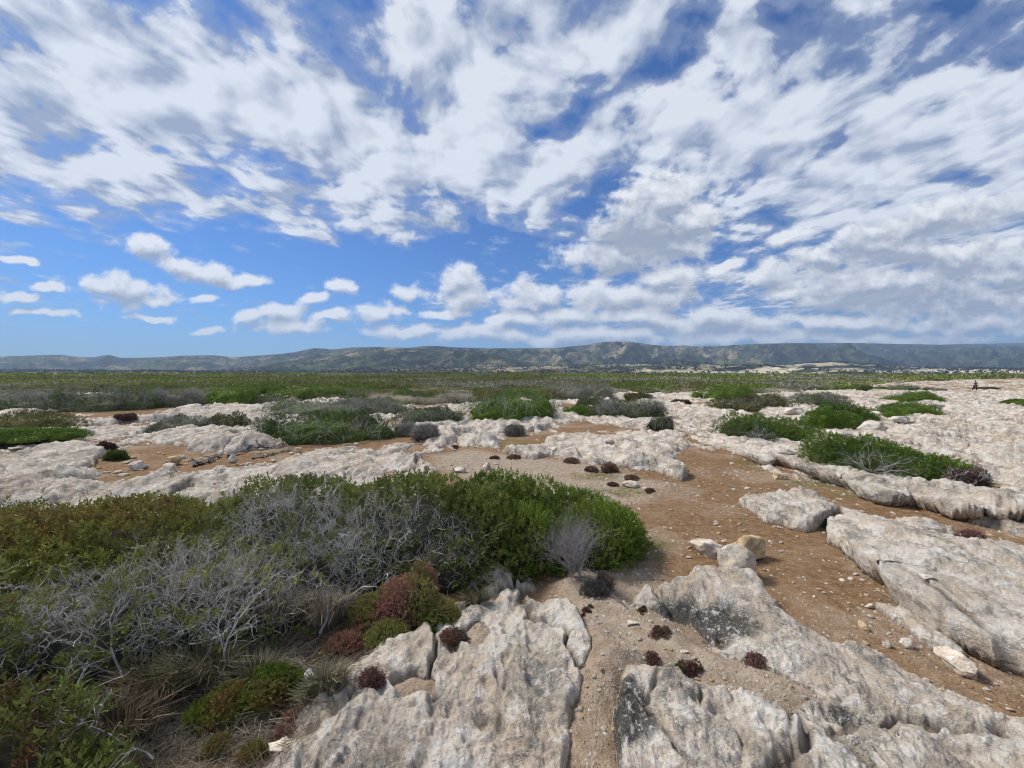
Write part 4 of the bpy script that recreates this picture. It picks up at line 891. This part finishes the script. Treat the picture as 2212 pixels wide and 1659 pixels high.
def rock_clumps():
    """low tufts and scrub lines dotted over the rock plain at right"""
    for i, (x0, x1, yt, yb, kd) in enumerate([(1560, 1700, 823, 832, 'b'), (1790, 1860, 818, 826, 'd'), (1960, 2050, 819, 823, 'd'), (1840, 1910, 822, 827, 'o'), (2080, 2180, 816, 819, 'd'), (1990, 2040, 841, 847, 'g'), (2110, 2150, 838, 843, 'o'), (1690, 1790, 838, 846, 'd'), (1870, 1930, 838, 842, 'b')]):
        shrub_v(x0, x1, yt, yb, kd, ('thin scrub line far out on the rock plain', 'second scrub line where the rock plain begins', 'scrub streak left of the walker, near the fields', 'olive scrub streak on the rock plain', 'scrub streak beyond the walker, against the fields', 'grey scrub patch left of the walker', 'olive scrub patch just right of the walker', 'dark shrub at the corner where maquis meets the rock plain', 'small green scrub patch on the rock plain')[i], 330+i, 0, n=500, leaf=.16)
rock_clumps()

# ------------------------------------------------------------------ loose rocks and stones
import bmesh
from mathutils import noise as mnoise
def rock_mesh(name, dims, seed, m, sub=4, rough=.3, cuts=12):
    g = np.random.default_rng(seed); bm = bmesh.new(); bmesh.ops.create_icosphere(bm, subdivisions=sub, radius=1)
    v = np.array([p.co[:] for p in bm.verts])
    for _ in range(cuts):
        d = nrm(g.normal(size=3)*[1, 1, .7]); k = g.uniform(.42, .76); e = v@d - k; v = v - np.maximum(e, 0)[:, None]*d*.97
    v = v*(1 + rough*2*(fbm3(v*1.6 + seed, seed, 4)-.5) + rough*.9*(fbm3(v*5 + seed, seed+2, 4)-.5))[:, None]*np.array(dims)
    f = np.array([[q.index for q in p.verts] for p in bm.faces]); bm.free()
    return mesh(name, v, f, m, smooth=True)
def rock_v(x0, x1, yt, yb, label, m, seed, lift=0.0, deep=.8, name='loose_rock', rz=0, rough=.3, sub=4, cat='rock', flat=None):
    fx, fy = at((x0+x1)/2, yb, lift); w = (x1-x0)*K/F*fy/2; d = w*deep; cy = fy + d*.7; cx = fx*cy/fy
    z = gz(cx, cy); ztop = EYE + (374-yt*K)/F*cy; h = max(.35*w, ztop - z) if flat is None else flat
    o = rock_mesh(name, (w*1.2, d*1.1, h*.66), seed, m, sub, rough); o.location = (cx, cy, z + h*.28); o.rotation_euler = (0, 0, rz)
    return tag(o, label, cat)
for i, a in enumerate([
 (1536,1634,1177,1228,'white boulder perched on the top of the big outcrop',STONE,.12),
 (1490,1562,1164,1206,'brown-sided boulder with a white top behind the perched one',STONE,.0),
 (1566,1657,1158,1214,'tan boulder on the soil behind the perched white one',TAN,.0),
 (345,383,997,1022,'rounded boulder in front on the brown soil patch',STONE,0),
 (355,393,981,1006,'tall tan boulder right behind the rounded one',TAN,0),
 (275,313,994,1015,'flat pale boulder on brown soil, left of a pair of boulders',STONE,0),
 (17,44,965,977,'small pale rock below the bright green low shrub',STONE,0),
 (638,654,962,982,'upright tan stone at the skirt of the big domed shrub',TAN,0),
 (489,513,983,1001,'white rock beside the weathered log',STONE,0),
 (1688,1738,879,897,'round pale boulder between shrubs on the rock rim',STONE,.1),
 (1858,1921,907,935,'large pale boulder below the flat-topped juniper',STONE,.1),
 (1774,1842,924,951,'boulder with a dark undercut on the raised rock rim',STONE,.1),
 (1856,1893,860,876,'boulder touching the grey-olive shrub',STONE,.1),
 (1926,1973,898,923,'broad smooth boulder right of the large pale one',STONE,.1),
 (1871,1909,884,900,'cone-shaped white rock under the flat-topped juniper',STONE,.1),
 (1893,1945,860,873,'flat white rock at the foot of the narrow juniper',STONE,.1),
 (1994,2040,868,884,'pale rock at the end of the flat-topped juniper',STONE,.1),
 (1664,1699,1022,1037,'lone tan stone on brown soil before the long ledge',TAN,0),
 (1302,1330,947,962,'white rock sitting on the pale pavement',STONE,.1),
 (1041,1062,998,1014,'white rock on the gravel flat behind the juniper',STONE,0),
 (982,1012,1005,1022,'angular white rock just behind the lentisk crown',STONE,0),
 (395,440,872,886,'white rock at the end of the ochre soil strip',WHITE,0),
 (438,462,869,884,'white rock against a rounded green shrub',WHITE,0),
 (1905,1922,1390,1402,'pale stone beside the tan slab',STONE,0),
 (1938,1968,1385,1402,'grey stone half sunk at the outcrop edge',STONE,0),
 (1853,1880,1350,1366,'orange-stained stone on brown soil',TAN,0),
 (1870,1892,1308,1318,'flat white stone left of the tan slab',WHITE,0),
 (1985,2012,1310,1325,'stone with a green tuft right of the tan slab top',STONE,0),
 (2150,2180,1378,1392,'pale stone at the foot of the right slab',STONE,0),
 (1190,1260,1058,1078,'flat white slab on the gravel behind the juniper',WHITE,0),
 (1345,1385,1040,1052,'white slab among maroon cushions',STONE,0),
 (655,690,1458,1490,'white rock half hidden in straw litter',WHITE,0),
 (575,640,1625,1668,'white rock at the bottom of the straw slope',WHITE,0),
 (1350,1378,1350,1385,'small white fang of rock at the outcrop tip',WHITE,0),
 (1470,1490,1430,1448,'white stone in the gravel pocket',WHITE,0),
 (985,1010,1300,1320,'white stone under the grass tuft',WHITE,0),
]): rock_v(*a[:6], 400+i, a[6])
# the bright white stone lying on the soil at right: two joined lumps
x_, y_ = at(2070, 1450); o = rock_mesh('loose_rock', (.07, .125, .06), 451, WHITE, 5, .28, 9); o.location = (x_, y_, gz(x_, y_)+.03); o.rotation_euler = (.05, .1, R(-6)); tag(o, 'long bright white stone lying on brown soil by the outcrop edge', 'rock')
def log(pts, r, label, seed):
    P = np.array([at(*p) for p in pts]); l = np.c_[P, gzs(P)+r*.8]; g = np.random.default_rng(seed)
    t = np.linspace(0, len(l)-1, 24); q = np.stack([np.interp(t, np.arange(len(l)), l[:, k]) for k in range(3)], 1) + g.normal(size=(24, 3))*[.03, .03, .012]
    rr = r*np.linspace(1, .45, 24); s1 = (q[:-1], q[1:], rr[:-1], rr[1:]); s2 = twigs(q[3::3], np.c_[g.normal(size=(7, 2)), g.uniform(.1, .6, 7)], .16, r*.35, 2, 2, seed)
    co, f = prisms(*[np.concatenate([a, b]) for a, b in zip(s1, s2)])
    o = mesh('fallen_log', co, f, WOOD, col=np.repeat(np.array([[.21, .195, .185]])*g.uniform(.7, 1.2, (len(co)//6, 1)), 6, 0)); tag(o, label, 'log')
log([(490, 990), (540, 972), (590, 968), (640, 950)], .05, 'weathered grey log on brown soil under the big domed shrub', 1)
log([(420, 1008), (450, 1000), (480, 985)], .045, 'short grey log lying behind the front rock band', 2)
log([(545, 990), (590, 982), (630, 972)], .03, 'thin grey branch parallel to the weathered log', 3)

def in_soil(P):
    return ground(P[:, 0], P[:, 1])
def stones():
    g = np.random.default_rng(91); pr = [rock_mesh('pebble', (1, g.uniform(.6, .95), g.uniform(.4, .7)), 500+i, (STONE, WHITE, TAN)[i % 3], 2, .22, 6) for i in range(7)]
    P = []
    vx = g.uniform(880, 2212, 4000); vy = g.uniform(960, 1640, 4000)
    Q = np.array([at(a, b) for a, b in zip(vx, vy)]); q = ground(Q[:, 0], Q[:, 1]); ok = (q[1] < .3) & ~((vx < 1370) & (vy > 1010) & (vy < 1270)); Q = Q[ok]; z = q[0][ok]; gr = q[2][ok]
    n = 0
    for (x, y), zz in zip(Q, z):
        if n >= 230: break
        s = .011*y*g.uniform(.35, 1.0)**1.5*.62 + .004
        o = pr[g.integers(0, 7)].copy(); C.objects.link(o); o.location = (x, y, zz + s*.2); o.scale = (s*1.2, s*1.2, s); o.rotation_euler = (g.normal()*.2, g.normal()*.2, g.uniform(0, 6.28)); n += 1
        tag(o, 'small pale stone loose on the soil or gravel', 'stone', 'small pale stones scattered over soil and gravel')
    vx = g.uniform(200, 880, 500); vy = g.uniform(960, 1040, 500); Q = np.array([at(a, b) for a, b in zip(vx, vy)]); q = ground(Q[:, 0], Q[:, 1]); ok = q[1] < .3
    for (x, y), zz in list(zip(Q[ok], q[0][ok]))[:50]:
        s = g.uniform(.03, .09); o = pr[g.integers(0, 7)].copy(); C.objects.link(o); o.location = (x, y, zz + s*.2); o.scale = (s, s, s*.8); o.rotation_euler = (0, 0, g.uniform(0, 6.28))
        tag(o, 'small pale stone loose on the soil or gravel', 'stone', 'small pale stones scattered over soil and gravel')
    for o in pr: bpy.data.objects.remove(o)
    # fine gravel: far too many grains to count
    N = 26000; y = np.exp(g.uniform(math.log(1.3), math.log(9), N)); x = g.uniform(-.6, 1.45, N)*y; q = ground(x, y)
    ok = (q[1] < .4) & (g.uniform(size=N) < .22 + .78*q[2]) & (q[4] < .4); x, y, z = x[ok], y[ok], q[0][ok]; n = len(x)
    base_ = np.array([(1, 0, 0), (0, 1, 0), (-1, 0, 0), (0, -1, 0), (0, 0, .8), (0, 0, -.5)]); tri = np.array([(0, 1, 4), (1, 2, 4), (2, 3, 4), (3, 0, 4)])
    s = (.0035 + .0045*g.uniform(0, 1, n)**3*2)*np.clip(y/2.2, .8, 2.2); a = g.uniform(0, 6.28, n); v = base_[None]*g.uniform(.55, 1.25, (n, 6, 1))*s[:, None, None]
    ca, sa = np.cos(a)[:, None], np.sin(a)[:, None]; v = np.stack([v[..., 0]*ca - v[..., 1]*sa, v[..., 0]*sa + v[..., 1]*ca, v[..., 2]], -1) + np.c_[x, y, z][:, None]
    col = np.array([(.52, .45, .36), (.44, .35, .25), (.36, .26, .17), (.58, .53, .46)])[g.integers(0, 4, n)]*g.uniform(.8, 1.1, (n, 1))
    tag(mesh('gravel', v.reshape(-1, 3), (np.arange(n)[:, None, None]*6 + tri[None]).reshape(-1, 3), WOOD, col=np.repeat(col, 6, 0)), 'fine pale gravel', kind='stuff')
stones()
def flowers():
    g = np.random.default_rng(95); n = 0
    for vx, vy in [(682,1395),(668,1408),(681,1440),(692,1425),(1240,1268),(1250,1300),(1215,1260),(1330,1290),(1345,1310),(720,1560),(750,1500),(700,1620),(1175,1262),(1190,1255),(1290,1335),(985,1425),(1630,1445),(1635,1462),(715,1600)]:
        x, y = at(vx + g.uniform(-4, 4), vy + g.uniform(-4, 4)); z = gz(x, y); e = empty('yellow_flower', (x, y, z), 'tiny yellow flower on a thin stem', 'flower', 'tiny yellow flowers'); h = g.uniform(.02, .05)
        twig_mesh('stem', (np.array([[0, 0, 0.]]), np.array([[0, 0, h]]), np.array([.001]), np.array([.001])), WOOD, e, (.10, .14, .03))
        a = np.arange(5)*1.2566; co, f = leaves(np.repeat([[0, 0, h]], 5, 0), np.c_[np.cos(a), np.sin(a), np.full(5, .35)], .007, .8); mesh('petals', co, f, FINE, e, col=np.repeat([[.75, .55, .02]], 20, 0))
flowers()

# ------------------------------------------------------------------ the walker
def person():
    x, y = at(2106, 845); y *= 1.0; z = gz(x, y)
    t = empty('person', (x, y, z), 'walker in dark trousers and navy vest over a pale shirt, mid-stride on the rock plain', 'person', rz=R(-115))
    def skin(name, J, E, m, root=0):
        me = bpy.data.meshes.new(name); me.from_pydata([j[:3] for j in J], E, []); o = bpy.data.objects.new(name, me); C.objects.link(o); o.parent = t
        sk = o.modifiers.new('skin', 'SKIN'); sk.use_smooth_shade = True
        for i, j in enumerate(J): v = me.skin_vertices[0].data[i]; v.radius = (j[3], j[4] if len(j) > 4 else j[3]); v.use_root = i == root
        s = o.modifiers.new('subd', 'SUBSURF'); s.levels = 1; s.render_levels = 2; me.materials.append(m); return o
    def flat(name, c, r=.8):
        m, g, out = mat(name); p = g.a('ShaderNodeBsdfPrincipled', {'Base Color': (*c, 1), 'Roughness': r}); g.l.new(p.outputs[0], out.inputs[0]); return m
    SK = flat('skin', (.40, .24, .17), .6)
    # facing local +x, striding; one continuous body
    J = [(0, 0, .93, .12, .15), (0, 0, 1.12, .11, .14), (.02, 0, 1.33, .12, .17), (.03, 0, 1.47, .07), (.05, 0, 1.56, .06), (.06, 0, 1.66, .095), (.07, 0, 1.74, .07),
         (.02, .10, .88, .085), (.20, .10, .50, .06), (.06, .10, .12, .042), (.19, .10, .05, .035),
         (-.02, -.10, .88, .085), (-.12, -.10, .48, .06), (-.38, -.10, .14, .042), (-.28, -.10, .05, .035),
         (.02, .19, 1.40, .055), (-.10, .24, 1.13, .042), (.02, .25, .90, .032), (.05, .25, .82, .035),
         (.02, -.19, 1.40, .055), (.12, -.24, 1.14, .042), (.30, -.22, 1.00, .032), (.37, -.21, .97, .035)]
    E = [(0,1),(1,2),(2,3),(3,4),(4,5),(5,6),(0,7),(7,8),(8,9),(9,10),(0,11),(11,12),(12,13),(13,14),(2,15),(15,16),(16,17),(17,18),(2,19),(19,20),(20,21),(21,22)]
    skin('body', J, E, SK)
    skin('trousers', [(0, 0, .98, .135, .165), (.02, .10, .86, .105), (.20, .10, .50, .08), (.08, .10, .16, .065), (-.02, -.10, .86, .105), (-.12, -.10, .48, .08), (-.35, -.10, .18, .065)], [(0,1),(1,2),(2,3),(0,4),(4,5),(5,6)], flat('dark_cloth', (.022, .02, .024)))
    skin('shirt', [(0, 0, 1.0, .13, .16), (.01, 0, 1.15, .125, .155), (.02, 0, 1.36, .13, .17), (.02, .20, 1.40, .075), (-.10, .245, 1.13, .058), (.01, .25, .94, .048), (.02, -.20, 1.40, .075), (.12, -.245, 1.14, .058), (.27, -.225, 1.02, .048)], [(0,1),(1,2),(2,3),(3,4),(4,5),(2,6),(6,7),(7,8)], flat('pale_cloth', (.42, .42, .46)))
    skin('vest', [(0, 0, 1.02, .145, .165), (.01, 0, 1.2, .145, .17), (.02, 0, 1.40, .135, .16)], [(0,1),(1,2)], flat('navy_cloth', (.015, .015, .035)))
    skin('hair', [(.04, 0, 1.66, .105), (.05, 0, 1.74, .10), (.05, 0, 1.80, .07)], [(0,1),(1,2)], flat('hair', (.045, .028, .018)))
    skin('shoe', [(.03, .10, .06, .06), (.20, .10, .05, .05)], [(0,1)], flat('shoe', (.06, .04, .035)))
    skin('shoe', [(-.40, -.10, .09, .06), (-.27, -.10, .05, .05)], [(0,1)], bpy.data.materials['shoe'])
person()

# ------------------------------------------------------------------ trees dotted over the foot of the hills
def far_trees():
    g = np.random.default_rng(99); hills = bpy.data.objects['hills']; n0 = len(hills.data.vertices); co = np.empty(n0*3, np.float32); hills.data.vertices.foreach_get('co', co); co = co.reshape(-1, 3)
    U = co[:, 0]/co[:, 1]; ok = (np.abs(U) < 1.55) & (co[:, 1] > 1700) & (co[:, 1] < 3600) & (co[:, 2] > -1)
    w = ok*np.clip(.35 + 1.6*(fbm(co[:, 0]/260, co[:, 1]/120, 131, 3)-.45), .02, 1); i = g.choice(n0, 5200, p=w/w.sum()); B = co[i] + np.c_[g.normal(size=(5200, 2))*14, np.zeros(5200)]
    n, m = len(B), 9; r = g.uniform(3, 7.5, n); P = (B[:, None] + g.normal(size=(n, m, 3))*r[:, None, None]*[.5, .5, .25] + np.array([0, 0, 1])*r[:, None, None]*.7).reshape(-1, 3)
    cc, f = leaves(P, g.normal(size=P.shape) + [0, 0, .5], np.repeat(r, m)*1.3, .8, .2); c = np.array([(.020, .030, .012)])*g.uniform(.6, 1.5, (n*m, 1))
    tag(mesh('distant_woodland', cc, f, LEAF, col=np.repeat(c, 4, 0)), 'dark trees dotted over the foot of the hills', kind='stuff')
far_trees()
